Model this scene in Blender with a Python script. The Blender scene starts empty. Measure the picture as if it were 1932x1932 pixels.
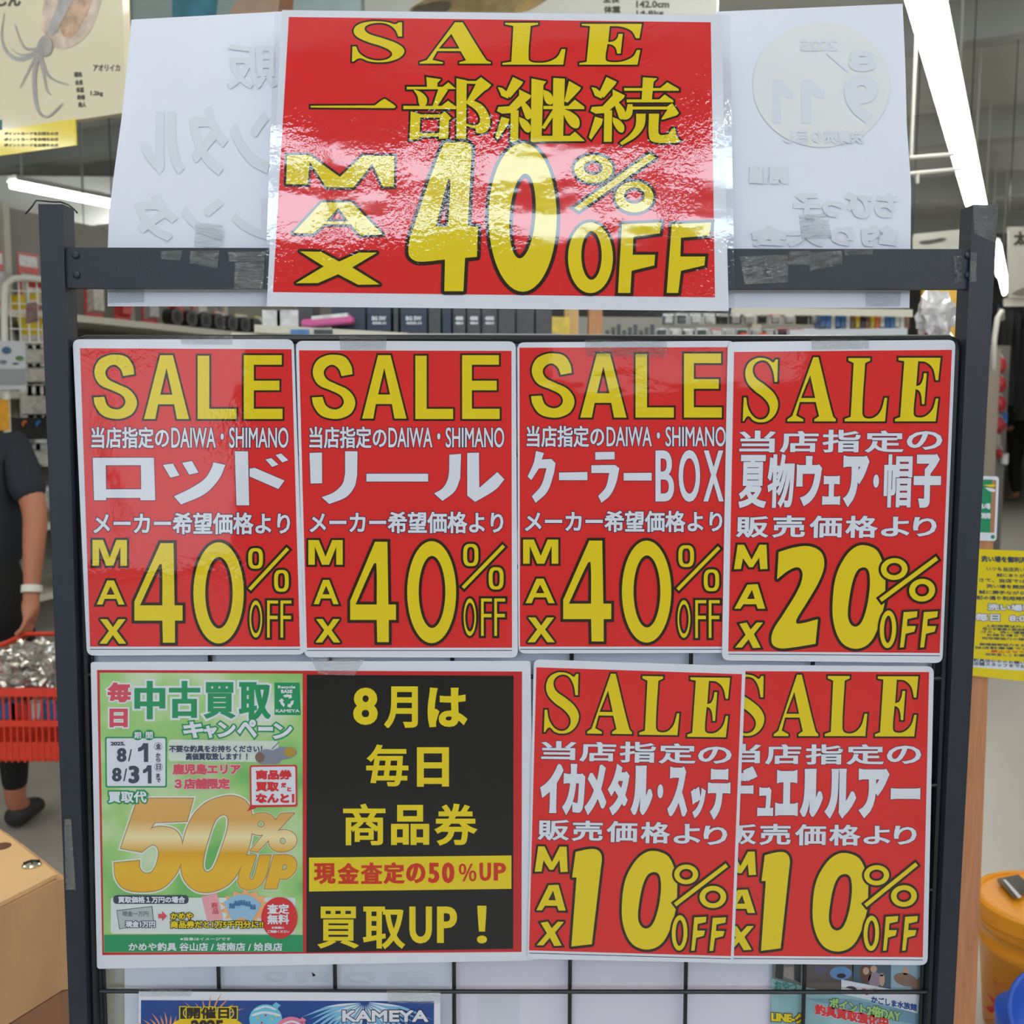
import bpy, bmesh, math, random
import numpy as np
from mathutils import Vector, Matrix, geometry
random.seed(7)
PI = math.pi
sc = bpy.context.scene
COL = sc.collection

# ------------------------------------------------------------------ camera
F = 1980.0                       # focal length in pixels of a 1932 px frame
CAM = Vector((0.0, -0.99, 1.5))
dn = Vector((-100.0, -19300.0, -1980.0)).normalized()      # world down as the camera sees it
Xc = Vector((1.0, -0.004, 0.0)); Xc.z = -(dn.x * Xc.x + dn.y * Xc.y) / dn.z; Xc.normalize()
Zc = -dn
Yc = Zc.cross(Xc)
ROT = Matrix((Xc, Yc, Zc))       # camera axes -> world axes
cam_data = bpy.data.cameras.new('camera'); cam = bpy.data.objects.new('camera', cam_data); COL.objects.link(cam)
cam_data.sensor_width = 36.0; cam_data.lens = 36.0 * F / 1932.0
cam_data.clip_start = 0.02; cam_data.clip_end = 200
cam.matrix_world = Matrix.Translation(CAM) @ ROT.to_4x4()
cam_data.dof.use_dof = True; cam_data.dof.focus_distance = 1.0; cam_data.dof.aperture_fstop = 11.0
sc.camera = cam

# ------------------------------------------------------------------ world, exposure, lamps of the hall
w = bpy.data.worlds.new('world'); sc.world = w; w.use_nodes = True
w.node_tree.nodes['Background'].inputs[0].default_value = (0.80, 0.88, 1.0, 1)
w.node_tree.nodes['Background'].inputs[1].default_value = 0.6
sc.view_settings.view_transform = 'Standard'; sc.view_settings.look = 'None'
sc.view_settings.gamma = 1.0; sc.view_settings.exposure = 0.0
sc.view_settings.use_curve_mapping = False
sc.cycles.max_bounces = 7; sc.cycles.diffuse_bounces = 3; sc.cycles.glossy_bounces = 4
sc.cycles.transmission_bounces = 6; sc.cycles.transparent_max_bounces = 12
sc.cycles.sample_clamp_indirect = 4.0
sc.cycles.caustics_reflective = False; sc.cycles.caustics_refractive = False

def srgb(c):
    if isinstance(c, str):
        c = [int(c[i:i + 2], 16) for i in (0, 2, 4)]
    return tuple((v / 255 / 12.92) if v / 255 <= 0.04045 else ((v / 255 + 0.055) / 1.055) ** 2.4 for v in c)

def ray(px, py):
    return (ROT @ Vector(((px - 966) / F, -(py - 966) / F, -1.0))).normalized()
def PL(px, py, y=0.0, k=0.0, zc=1.6):           # a pixel seen on the upright plane y (leaning by k)
    d = ray(px, py)
    n = Vector((0, 1, -k)); p0 = Vector((0, y, zc))
    return CAM + d * ((p0 - CAM).dot(n) / d.dot(n))
def PZ(px, py, z):                               # a pixel seen at height z
    d = ray(px, py); return CAM + d * ((z - CAM.z) / d.z)
def PD(px, py, dist):                            # a pixel at forward distance
    d = ray(px, py); return CAM + d * (dist / d.y)

# ------------------------------------------------------------------ materials
MATS = {}
def nt(m):
    return m.node_tree.nodes, m.node_tree.links
def mat(name, col, rough=0.5, metal=0.0, coat=0.0, coat_rough=0.05, emit=None, es=1.0, spec=0.5, var=0.0, vscale=20.0, bump=0.0, bscale=200.0, stretch=(1, 1, 1), alpha=1.0, trans=0.0):
    if name in MATS: return MATS[name]
    m = bpy.data.materials.new(name); m.use_nodes = True
    N, L = nt(m); b = N['Principled BSDF']
    col = srgb(col)
    b.inputs['Base Color'].default_value = (*col, 1); b.inputs['Roughness'].default_value = rough
    b.inputs['Metallic'].default_value = metal; b.inputs['Coat Weight'].default_value = coat
    b.inputs['Coat Roughness'].default_value = coat_rough; b.inputs['Specular IOR Level'].default_value = spec
    b.inputs['Alpha'].default_value = alpha; b.inputs['Transmission Weight'].default_value = trans
    if emit is not None:
        b.inputs['Emission Color'].default_value = (*srgb(emit), 1); b.inputs['Emission Strength'].default_value = es
    if var > 0 or bump > 0:
        g = N.new('ShaderNodeNewGeometry'); mp = N.new('ShaderNodeMapping'); mp.inputs['Scale'].default_value = stretch
        L.new(g.outputs['Position'], mp.inputs['Vector'])
    if var > 0:
        n = N.new('ShaderNodeTexNoise'); n.inputs['Scale'].default_value = vscale; n.inputs['Detail'].default_value = 5
        L.new(mp.outputs[0], n.inputs['Vector'])
        r = N.new('ShaderNodeValToRGB'); r.color_ramp.elements[0].position = .3; r.color_ramp.elements[1].position = .7
        r.color_ramp.elements[0].color = (*[c * (1 - var) for c in col], 1); r.color_ramp.elements[1].color = (*[min(1, c * (1 + var)) for c in col], 1)
        L.new(n.outputs['Fac'], r.inputs[0]); L.new(r.outputs[0], b.inputs['Base Color'])
    if bump > 0:
        n2 = N.new('ShaderNodeTexNoise'); n2.inputs['Scale'].default_value = bscale; n2.inputs['Detail'].default_value = 3
        L.new(mp.outputs[0], n2.inputs['Vector'])
        bp = N.new('ShaderNodeBump'); bp.inputs['Strength'].default_value = bump; bp.inputs['Distance'].default_value = 0.002
        L.new(n2.outputs['Fac'], bp.inputs['Height']); L.new(bp.outputs[0], b.inputs['Normal'])
    MATS[name] = m
    return m

def laminate_group():
    """one bump field in world space shared by every laminated print, so reflections run on across the lettering"""
    g = bpy.data.node_groups.new('laminate_ripple', 'ShaderNodeTree')
    g.interface.new_socket('Normal', in_out='OUTPUT', socket_type='NodeSocketVector')
    N, L = g.nodes, g.links
    geo = N.new('ShaderNodeNewGeometry')
    def noise(scale, det, stretch):
        mp = N.new('ShaderNodeMapping'); mp.inputs['Scale'].default_value = stretch
        L.new(geo.outputs['Position'], mp.inputs['Vector'])
        n = N.new('ShaderNodeTexNoise'); n.inputs['Scale'].default_value = scale; n.inputs['Detail'].default_value = det
        L.new(mp.outputs[0], n.inputs['Vector']); return n
    big = noise(5.0, 1.0, (1, 1, 1.3)); mid = noise(26.0, 2.0, (.7, 1, 1.2)); fine = noise(230.0, 2.0, (1, 1, 1)); mask = noise(9.0, 2.0, (1, 1, 1))
    mr = N.new('ShaderNodeMapRange'); mr.inputs['From Min'].default_value = .46; mr.inputs['From Max'].default_value = .66
    mr.inputs['To Min'].default_value = .04; mr.inputs['To Max'].default_value = 1.0
    L.new(mask.outputs['Fac'], mr.inputs['Value'])
    mu = N.new('ShaderNodeMath'); mu.operation = 'MULTIPLY'; L.new(fine.outputs['Fac'], mu.inputs[0]); L.new(mr.outputs[0], mu.inputs[1])
    b1 = N.new('ShaderNodeBump'); b1.inputs['Strength'].default_value = 1.0; b1.inputs['Distance'].default_value = 0.0020; L.new(big.outputs['Fac'], b1.inputs['Height'])
    b2 = N.new('ShaderNodeBump'); b2.inputs['Strength'].default_value = 1.0; b2.inputs['Distance'].default_value = 0.00022; L.new(mid.outputs['Fac'], b2.inputs['Height'])
    b3 = N.new('ShaderNodeBump'); b3.inputs['Strength'].default_value = 1.0; b3.inputs['Distance'].default_value = 0.00017; L.new(mu.outputs[0], b3.inputs['Height'])
    L.new(b1.outputs[0], b2.inputs['Normal']); L.new(b2.outputs[0], b3.inputs['Normal'])
    o = N.new('NodeGroupOutput'); L.new(b3.outputs[0], o.inputs[0])
    return g
LAM = laminate_group()
def lam(name, col, fn=None):
    """printed paper under glossy laminate"""
    if name in MATS: return MATS[name]
    m = mat(name, col, rough=.6, coat=1.0, coat_rough=.035, spec=.08)
    N, L = nt(m); b = N['Principled BSDF']
    g = N.new('ShaderNodeGroup'); g.node_tree = LAM; L.new(g.outputs[0], b.inputs['Coat Normal'])
    if fn: fn(N, L, b)
    return m
RED = lam('print_red', (214, 42, 42)); YEL = lam('print_yellow', (226, 202, 28)); INK = lam('print_dark_brown_ink', (44, 30, 20))
WHI = lam('print_white', (222, 224, 236)); BLK = lam('print_black', (14, 14, 12)); NAVY = lam('print_navy_ink', (52, 40, 70))
STEEL = mat('powder_coated_black_steel', (32, 37, 50), rough=.45, var=.06, vscale=60, bump=.15, bscale=900)
DARKST = mat('black_steel_wire', (28, 29, 34), rough=.4)
PAPER = mat('white_paper', (230, 233, 248), rough=.7, var=.012, vscale=9)

# ------------------------------------------------------------------ object helpers
def tag(o, label=None, cat=None, group=None, kind=None):
    if label: o['label'] = label
    if cat: o['category'] = cat
    if group: o['group'] = group
    if kind: o['kind'] = kind
    return o
def root(name, loc, label, cat, group=None):
    o = bpy.data.objects.new(name, None); COL.objects.link(o); o.location = loc; o.empty_display_size = .02
    return tag(o, label, cat, group)
def worldloc(p):
    v = Vector((0, 0, 0))
    while p: v += p.location; p = p.parent
    return v
def mesh(name, vs, fs, m, parent=None, loc=None, smooth=False, mi=None):
    """world-space vertices -> ONE linked object whose origin sits at loc"""
    base = worldloc(parent)
    if loc is None: loc = sum((Vector(v) for v in vs), Vector()) / max(1, len(vs)) if parent is None else base
    me = bpy.data.meshes.new(name); me.from_pydata([tuple(Vector(v) - loc) for v in vs], [], fs)
    for k in (m if isinstance(m, (list, tuple)) else [m]): me.materials.append(k)
    if mi: me.polygons.foreach_set('material_index', mi)
    if smooth: me.polygons.foreach_set('use_smooth', [True] * len(me.polygons))
    o = bpy.data.objects.new(name, me); COL.objects.link(o); o.location = loc - base
    if parent: o.parent = parent
    return o
class MB:
    """collects shapes in world space"""
    def __init__(s): s.v = []; s.f = []
    def add(s, vs, fs):
        n = len(s.v); s.v += [Vector(v) for v in vs]; s.f += [tuple(i + n for i in f) for f in fs]; return s
    def hexa(s, front, back):
        return s.add(list(front) + list(back), [(0, 1, 2, 3), (7, 6, 5, 4), (0, 4, 5, 1), (1, 5, 6, 2), (2, 6, 7, 3), (3, 7, 4, 0)])
    def box(s, c, size, rz=0.0, rx=0.0, ry=0.0, bev=0.0):
        M = Matrix.Translation(Vector(c)) @ Matrix.Rotation(rz, 4, 'Z') @ Matrix.Rotation(rx, 4, 'X') @ Matrix.Rotation(ry, 4, 'Y')
        a, b, d = (k / 2 for k in size)
        if bev <= 0:
            vs = [M @ Vector((x, y, z)) for y in (-b, b) for x, z in ((-a, -d), (a, -d), (a, d), (-a, d))]
            return s.hexa(vs[:4], vs[4:])
        bm = bmesh.new(); bmesh.ops.create_cube(bm, size=1)
        for v in bm.verts: v.co = Vector((v.co.x * size[0], v.co.y * size[1], v.co.z * size[2]))
        bmesh.ops.bevel(bm, geom=bm.edges[:], offset=bev, segments=2, affect='EDGES')
        bm.verts.index_update()
        s.add([M @ v.co for v in bm.verts], [[v.index for v in f.verts] for f in bm.faces]); bm.free(); return s
    def tube(s, pts, r, n=8, cap=True):
        pts = [Vector(p) for p in pts]; rs = r if isinstance(r, (list, tuple)) else [r] * len(pts)
        vs = []; up = None
        for i, p in enumerate(pts):
            t = (pts[min(i + 1, len(pts) - 1)] - pts[max(i - 1, 0)]).normalized()
            if up is None: up = Vector((0, 0, 1)) if abs(t.z) < .9 else Vector((1, 0, 0))
            a = t.cross(up).normalized(); up = a.cross(t).normalized()
            vs += [p + (a * math.cos(2 * PI * j / n) + up * math.sin(2 * PI * j / n)) * rs[i] for j in range(n)]
        fs = [(i * n + j, i * n + (j + 1) % n, (i + 1) * n + (j + 1) % n, (i + 1) * n + j) for i in range(len(pts) - 1) for j in range(n)]
        if cap: fs += [tuple(range(n))[::-1], tuple((len(pts) - 1) * n + j for j in range(n))]
        return s.add(vs, fs)
    def lathe(s, c, prof, n=32, M=None):
        c = Vector(c); vs = []
        for r, z in prof:
            for j in range(n):
                q = Vector((r * math.cos(2 * PI * j / n), r * math.sin(2 * PI * j / n), z))
                vs.append(c + (M @ q if M else q))
        fs = [(i * n + j, i * n + (j + 1) % n, (i + 1) * n + (j + 1) % n, (i + 1) * n + j) for i in range(len(prof) - 1) for j in range(n)]
        if prof[0][0] > 1e-5: fs.append(tuple(range(n))[::-1])
        if prof[-1][0] > 1e-5: fs.append(tuple((len(prof) - 1) * n + j for j in range(n)))
        return s.add(vs, fs)
    def build(s, name, m, parent=None, loc=None, smooth=False):
        return mesh(name, s.v, s.f, m, parent, loc, smooth)
def struct(o): o['kind'] = 'structure'; return o

# ------------------------------------------------------------------ flat print: glyph shapes in pixel space
def smooth_contour(c, n=7):
    """points (x,y) are corners, (x,y,1) are smooth"""
    out = []; N = len(c)
    for i in range(N):
        p0, p1, p2, p3 = c[i - 1], c[i], c[(i + 1) % N], c[(i + 2) % N]
        a, b = Vector(p1[:2]), Vector(p2[:2]); s1, s2 = len(p1) > 2, len(p2) > 2
        if not (s1 or s2): out.append(a); continue
        d = (b - a)
        def tang(q0, q1, q2):
            t = (Vector(q2[:2]) - Vector(q0[:2])); return t.normalized() * d.length if t.length > 1e-6 else d
        t1 = tang(p0, p1, p2) if s1 else None; t2 = tang(p1, p2, p3) if s2 else None
        if t1 is None: t1 = 2 * d - t2 if False else d
        if t2 is None: t2 = d
        for k in range(n):
            u = k / n; h = (2 * u**3 - 3 * u * u + 1, u**3 - 2 * u * u + u, -2 * u**3 + 3 * u * u, u**3 - u * u)
            out.append(a * h[0] + t1 * h[1] + b * h[2] + t2 * h[3])
    return out
def shape(contours):
    """outer contour + holes -> (verts, tris, loops)"""
    cs = [smooth_contour(c) for c in contours]
    vs = []; loops = []
    for c in cs:
        loops.append(list(range(len(vs), len(vs) + len(c)))); vs += c
    tr = geometry.tessellate_polygon([[Vector((p.x, p.y, 0)) for p in c] for c in cs])
    return vs, [tuple(t) for t in tr], loops
def join(*shs):
    V = []; T = []; Ls = []
    for v, t, l in shs:
        n = len(V); V += v; T += [tuple(i + n for i in q) for q in t]; Ls += [[i + n for i in q] for q in l]
    return V, T, Ls
def ell(cx, cy, rx, ry, n=40, rot=0.0, p=2.0):
    o = []
    for i in range(n):
        t = 2 * PI * i / n; c, s_ = math.cos(t), math.sin(t)
        x = rx * math.copysign(abs(c) ** (2 / p), c); y = ry * math.copysign(abs(s_) ** (2 / p), s_)
        o.append((cx + x * math.cos(rot) - y * math.sin(rot), cy + x * math.sin(rot) + y * math.cos(rot)))
    return o
TXT = {}
def text(s, res=3):
    if (s, res) in TXT: return TXT[(s, res)]
    c = bpy.data.curves.new('t', 'FONT'); c.body = s; c.resolution_u = res
    o = bpy.data.objects.new('t', c); me = bpy.data.meshes.new_from_object(o)
    vs = [Vector((v.co.x, -v.co.y)) for v in me.vertices]; fs = [tuple(p.vertices) for p in me.polygons]
    cnt = {}
    for f in fs:
        for i in range(len(f)):
            a, b = f[i], f[(i + 1) % len(f)]; k = (min(a, b), max(a, b)); cnt[k] = cnt.get(k, 0) + 1
    nx = {}
    for (a, b), n in cnt.items():
        if n == 1: nx.setdefault(a, []).append(b); nx.setdefault(b, []).append(a)
    loops = []; seen = set()
    for st in nx:
        if st in seen: continue
        lp = [st]; seen.add(st); cur = st
        while True:
            q = [k for k in nx[cur] if k not in seen]
            if not q: break
            cur = q[0]; seen.add(cur); lp.append(cur)
        loops.append(lp)
    bpy.data.objects.remove(o); bpy.data.curves.remove(c); bpy.data.meshes.remove(me)
    TXT[(s, res)] = (vs, fs, loops)
    return TXT[(s, res)]
def fit(sh, box, inset=(0, 0), mirror=False, lean=0.0):
    vs, fs, lp = sh
    x0, y0, x1, y1 = box; x0 += inset[0]; x1 -= inset[0]; y0 += inset[1]; y1 -= inset[1]
    a = min(v.x for v in vs); b = max(v.x for v in vs); c = min(v.y for v in vs); d = max(v.y for v in vs)
    if lean:
        vs = [Vector((v.x - lean * (v.y - (c + d) / 2), v.y)) for v in vs]; a = min(v.x for v in vs); b = max(v.x for v in vs)
    o = []
    for v in vs:
        u = (v.x - a) / max(1e-9, b - a); u = 1 - u if mirror else u
        o.append(Vector((x0 + u * (x1 - x0), y0 + (v.y - c) / max(1e-9, d - c) * (y1 - y0))))
    return o, fs, lp
def fat(sh, rx, ry=None, rnd=False):
    """grow a shape by an elliptical pen and unite the overlaps"""
    ry = rx if ry is None else ry
    vs, fs, loops = sh
    if rx <= 0: return vs, fs
    S = [Vector((v.x / rx, v.y / ry)) for v in vs]
    items = []                                      # (xmin,xmax,faces as point lists)
    comp = list(range(len(S)))
    def find(i):
        while comp[i] != i: comp[i] = comp[comp[i]]; i = comp[i]
        return i
    for f in fs:
        for k in f[1:]: comp[find(k)] = find(f[0])
    D = {}
    for f in fs: D.setdefault(find(f[0]), []).append([S[i] for i in f])
    for lp in loops:
        P = []
        for i in lp:
            if not P or (S[i] - P[-1]).length > .02: P.append(S[i])
        if len(P) > 2 and (P[0] - P[-1]).length < .02: P.pop()
        n = len(P)
        if n < 3: continue
        L = D.setdefault(find(lp[0]), [])
        nr = []
        for i in range(n):
            e = (P[(i + 1) % n] - P[i]).normalized(); nn = Vector((e.y, -e.x)); nr.append(nn)
            L.append([P[i] + nn, P[(i + 1) % n] + nn, P[(i + 1) % n] - nn, P[i] - nn])
        for i in range(n):
            a, b = nr[i - 1], nr[i]; cr = a.x * b.y - a.y * b.x; dt = max(-1, min(1, a.dot(b)))
            if abs(cr) < 0.02 and dt > 0: continue
            sg = -1 if cr < 0 else 1           # outer side of the turn
            sg = -sg if False else sg
            q1, q2 = (a * 1, b * 1) if True else (a, b)
            side = 1 if cr > 0 else -1
            q1, q2 = a * side, b * side
            ang = math.acos(dt)
            if ang < 2.0 and not rnd:
                mv = (q1 + q2); mv = mv / max(.25, (1 + dt)) 
                L.append([P[i], P[i] + q1, P[i] + mv, P[i] + q2])
            else:
                k = 3; a0 = math.atan2(q1.y, q1.x); da = math.atan2(q1.x * q2.y - q1.y * q2.x, q1.dot(q2))
                L.append([P[i]] + [P[i] + Vector((math.cos(a0 + da * t / k), math.sin(a0 + da * t / k))) for t in range(k + 1)])
    wmax = 1.7 * (max(p.y for p in S) - min(p.y for p in S)) * ry / rx
    cl = []
    for L in D.values():
        cl.append([min(p.x for q in L for p in q), max(p.x for q in L for p in q), L])
    cl.sort(key=lambda q: q[0])
    mg = []
    for c in cl:
        if mg and c[0] < mg[-1][1] + .05 and (c[1] < mg[-1][1] or max(c[1], mg[-1][1]) - mg[-1][0] < wmax): mg[-1][1] = max(mg[-1][1], c[1]); mg[-1][2] += c[2]
        else: mg.append(c)
    OV = []; OF = []
    for _, _, L in mg:
        pts = []; fc = []; idx = {}
        for q in L:
            ar = sum(q[i].x * q[(i + 1) % len(q)].y - q[(i + 1) % len(q)].x * q[i].y for i in range(len(q)))
            if abs(ar) < 1e-5: continue
            if ar < 0: q = q[::-1]
            f = []
            for p in q:
                k = (round(p.x, 4), round(p.y, 4))
                if k not in idx: idx[k] = len(pts); pts.append(Vector(k))
                if not f or f[-1] != idx[k]: f.append(idx[k])
            if len(set(f)) == len(f) and len(f) > 2: fc.append(f)
        r = geometry.delaunay_2d_cdt(pts, [], fc, 1, 1e-4, False)
        RV = np.array([tuple(p) for p in r[0]]); RF = [tuple(f) for f in r[2]]
        if not RF: continue
        T3 = np.array([f[:3] for f in RF]); ce = RV[T3].mean(axis=1)
        inside = np.zeros(len(ce), bool); PT = np.array([tuple(p) for p in pts])
        Q = np.array([(f + [f[-1]] * (6 - len(f)))[:6] for f in fc]); Q = PT[Q]            # F,6,2 convex, CCW
        lo, hi = Q.min(axis=1) - 1e-6, Q.max(axis=1) + 1e-6
        bb = (ce[:, None, 0] >= lo[None, :, 0]) & (ce[:, None, 0] <= hi[None, :, 0]) & (ce[:, None, 1] >= lo[None, :, 1]) & (ce[:, None, 1] <= hi[None, :, 1])
        ti, fi = np.nonzero(bb)
        if len(ti):
            q = Q[fi]; e_ = np.roll(q, -1, axis=1) - q; c_ = ce[ti][:, None, :]
            cr = e_[:, :, 0] * (c_[:, :, 1] - q[:, :, 1]) - e_[:, :, 1] * (c_[:, :, 0] - q[:, :, 0])
            inside[ti[(cr >= -1e-7).all(axis=1)]] = True
        n = len(OV); OV += [Vector((p[0] * rx, p[1] * ry)) for p in RV]; OF += [tuple(i + n for i in f) for f, ok in zip(RF, inside) if ok]
    return OV, OF

class Print:
    """a flat printed sheet seen on one plane; shapes are given in the pixels of a crop of the photograph"""
    def __init__(s, rt, y, k=0.0, ox=0, oy=0, sc_=1.0, rot=0.0, shx=0.0, cx=0, cy=0):
        s.rt, s.y, s.k, s.ox, s.oy, s.s, s.rot, s.shx, s.cx, s.cy, s.n = rt, y, k, ox, oy, sc_, rot, shx, cx, cy, 0
        s.yf = None
    def crop(s, ox, oy, k): s.ox, s.oy, s.s = ox, oy, k; return s
    def pt(s, v): return (s.ox + v[0] / s.s, s.oy + v[1] / s.s)
    def put(s, name, sh2, m, layer, label=None):
        vs, fs = sh2
        if not fs: return None
        V = [PL(*s.pt(v), s.y - layer * 0.00016 + (s.yf(s.pt(v)[1]) if s.yf else 0), s.k) for v in vs]
        F_ = []
        for f in fs:
            a, b, c = (V[i] for i in f[:3])
            F_.append(tuple(f) if (b - a).cross(c - a).y < 0 else tuple(f)[::-1])
        o = mesh(name, V, F_, m, s.rt)
        if label: o['label'] = label
        return o
    def tilt(s, sh):
        if not s.rot and not s.shx: return sh
        vs, fs, lp = sh
        cx = sum(v.x for v in vs) / len(vs); cy = sum(v.y for v in vs) / len(vs)
        return [Vector((v.x + s.shx * (v.y - cy), v.y + s.rot * (v.x - cx))) for v in vs], fs, lp
    def outlined(s, name, sh, fill, ink, out, pen=0.0, layer=2, rnd=False, label=None):
        """sh already in crop pixels. pen = extra weight of the fill, out = rim of ink around it (crop px)"""
        sh = s.tilt(sh)
        px, py = pen if isinstance(pen, tuple) else (pen, pen)
        if ink is not None and out > 0: s.put(name + '_outline', fat(sh, px + out, py + out, rnd), ink, layer)
        return s.put(name, fat(sh, px, py, rnd) if px > .45 * s.s / 3 else (sh[0], sh[1]), fill, layer + 1, label)
    def quad(s, name, c, m, layer, r=0.0, thick=0.0, label=None):
        """c: TL TR BR BL in photo pixels; r corner radius in px; thick in m (built behind)"""
        c = [Vector(q) for q in c]; P = []
        if r > 0:
            for i in range(4):
                p = c[i]; a = (c[i - 1] - p).normalized() * r; b = (c[(i + 1) % 4] - p).normalized() * r
                for t in range(7):
                    u = t / 6; P.append(p + a * (1 - u) ** 2 + b * u * u)
        else: P = c
        V = [PL(q.x, q.y, s.y - layer * 0.00016, s.k) for q in P]; n = len(V)
        F_ = [tuple(range(n))]
        if thick > 0:
            V += [v + Vector((0, thick, 0)) for v in V]; F_ += [tuple(range(n, 2 * n))[::-1]] + [(i, i + n, (i + 1) % n + n, (i + 1) % n) for i in range(n)]
        o = mesh(name, V, F_, m, s.rt)
        if label: o['label'] = label
        return o
# ------------------------------------------------------------------ glyphs traced once, reused at any size
G = {}
G['S'] = shape([[(363,100),(363,235),(348,235),(335,170,1),(305,118,1),(265,105,1),(225,125,1),(212,165,1),(230,210,1),(290,255,1),(345,305,1),(372,365,1),(357,430,1),(312,472,1),(262,480,1),(225,468,1),(200,444,1),(185,446,1),(168,472),(161,472),(163,330),(178,330),(190,390,1),(222,442,1),(262,463,1),(300,453,1),(322,415,1),(316,372,1),(280,328,1),(225,287,1),(180,235,1),(168,175,1),(188,120,1),(235,92,1),(280,92,1),(312,103,1),(335,118,1),(350,100)]])
G['A'] = shape([[(568,105),(598,105),(692,450,1),(710,470),(710,482),(585,482),(585,470),(612,452),(590,368),(497,368),(478,448),(520,470),(520,482),(428,482),(428,470),(456,450)],[(553,210),(586,345),(503,345)]])
G['L'] = shape([[(768,122),(897,122),(897,137),(868,150),(860,440,1),(878,468,1),(930,466,1),(970,425,1),(990,352),(1005,352),(996,488),(757,488),(757,474),(792,462),(800,150),(768,136)]])
G['E'] = shape([[(1072,132),(1318,132),(1308,262),(1294,262),(1275,195,1),(1235,158,1),(1187,152),(1180,297),(1203,288,1),(1218,258,1),(1223,222),(1240,222),(1231,400),(1217,400),(1211,350,1),(1197,322,1),(1177,313),(1170,455,1),(1186,475,1),(1236,472,1),(1280,430,1),(1298,368),(1312,368),(1300,500),(1062,500),(1062,486),(1092,475),(1106,152),(1072,146)]])
G['4'] = shape([[(490,1225),(562,1225),(568,1592),(612,1592),(612,1682),(570,1682),(570,1812),(503,1812),(500,1682),(345,1682),(345,1570)],[(482,1355,1),(497,1352,1),(500,1592),(376,1592)]])
G['0'] = shape([ell(824,1518,145,300,48),ell(826,1517,79,212,48)[::-1]])
G['2p'] = shape([[(325,1262),(410,1236,1),(500,1228,1),(570,1262,1),(592,1335,1),(565,1430,1),(500,1550,1),(440,1655,1),(446,1678,1),(565,1652),(555,1795),(430,1815,1),(345,1820,1),(302,1792,1),(306,1720,1),(365,1620,1),(445,1480,1),(468,1395,1),(445,1352,1),(390,1366,1),(320,1420)]])
G['1p'] = shape([[(352,1225),(440,1206,1),(490,1212,1),(516,1250,1),(512,1330),(468,1802),(340,1818),(362,1385),(334,1385)]])
G['0p'] = shape([[(860,1218,1),(930,1255,1),(985,1380),(985,1560),(950,1700,1),(890,1805,1),(800,1838,1),(710,1800,1),(655,1690,1),(642,1560,1),(660,1400,1),(720,1280,1),(790,1222,1)],[(838,1348,1),(800,1365,1),(770,1430,1),(750,1540,1),(745,1640,1),(765,1690,1),(800,1705,1),(835,1680,1),(865,1600,1),(882,1490,1),(882,1410,1),(868,1362,1)]])
def ring(x0, y0, x1, y1, tx, ty, rot=0.0, p=2.0):
    cx, cy, rx, ry = (x0 + x1) / 2, (y0 + y1) / 2, (x1 - x0) / 2, (y1 - y0) / 2
    return shape([ell(cx, cy, rx, ry, 32, rot, p), ell(cx, cy, rx - tx, ry - ty, 32, rot, p)[::-1]])
def bar2(x0, y0, x1, y1, w_, slant=0.0):
    d = Vector((x1 - x0, y1 - y0)).normalized(); n = Vector((-d.y, d.x)) * w_ / 2; a, b = Vector((x0, y0)), Vector((x1, y1))
    return shape([[tuple(a + n), tuple(b + n), tuple(b - n), tuple(a - n)]])
G['Fp'] = shape([[(1055,1610),(1135,1605),(1132,1638),(1078,1650),(1076,1690),(1128,1690),(1120,1722),(1070,1735),(1062,1812),(1040,1814)]])
G['Fs'] = shape([[(1118,1562),(1180,1562),(1180,1580),(1133,1580),(1133,1652),(1178,1652),(1178,1672),(1133,1672),(1133,1780),(1118,1780)]])
G['Mp'] = shape([[(95,1222),(132,1222),(178,1308),(222,1222),(262,1222),(272,1360),(230,1362),(222,1295),(186,1350),(166,1350),(128,1298),(118,1360),(78,1362)]])
G['Ap'] = shape([[(150,1450),(210,1447),(258,1590),(215,1590),(205,1564),(130,1564),(112,1590),(78,1590)],[(178,1480),(196,1533),(150,1533)]])
G['Xp'] = shape([[(103,1680),(145,1672),(170,1712),(205,1672),(242,1672),(190,1738),(232,1815),(188,1818),(160,1768),(122,1815),(82,1815),(142,1742)]])
G['M'] = shape([[(0,0),(28,0),(50,62),(72,0),(100,0),(100,100),(80,100),(80,25),(58,100),(42,100),(20,25),(20,100),(0,100)]])
G['Ms'] = shape([[(0,0),(30,0),(50,70),(70,0),(100,0),(100,100),(82,100),(82,22),(60,100),(40,100),(18,22),(18,100),(0,100)]])
G['As'] = shape([[(38,0),(62,0),(100,100),(80,100),(72,76),(28,76),(20,100),(0,100)],[(50,22),(66,60),(34,60)]])
G['Xs'] = shape([[(2,0),(28,0),(50,34),(72,0),(98,0),(64,48),(100,100),(74,100),(50,64),(26,100),(0,100),(36,48)]])
G['Ls'] = shape([[(0,0),(30,0),(30,84),(100,84),(100,100),(0,100)]])
G['Es'] = shape([[(0,0),(98,0),(98,15),(26,15),(26,40),(92,40),(92,55),(26,55),(26,84),(100,84),(100,100),(0,100)]])
G['Ss'] = shape([[(93,30),(68,33),(62,22,1),(48,15,1),(33,19,1),(27,28,1),(34,38,1),(56,46,1),(84,56,1),(99,73,1),(92,90,1),(72,99,1),(48,101,1),(20,95,1),(4,80,1),(0,67),(24,66),(32,80,1),(50,86,1),(66,83,1),(73,74,1),(66,64,1),(44,56,1),(14,46,1),(2,28,1),(10,10,1),(30,1,1),(52,-1,1),(76,3,1),(90,17,1)]])
G['Ass'] = shape([[(36,0),(64,0),(100,100),(73,100),(67,77),(31,77),(25,100),(0,100)],[(50,20),(63,62),(36,62)]])

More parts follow.
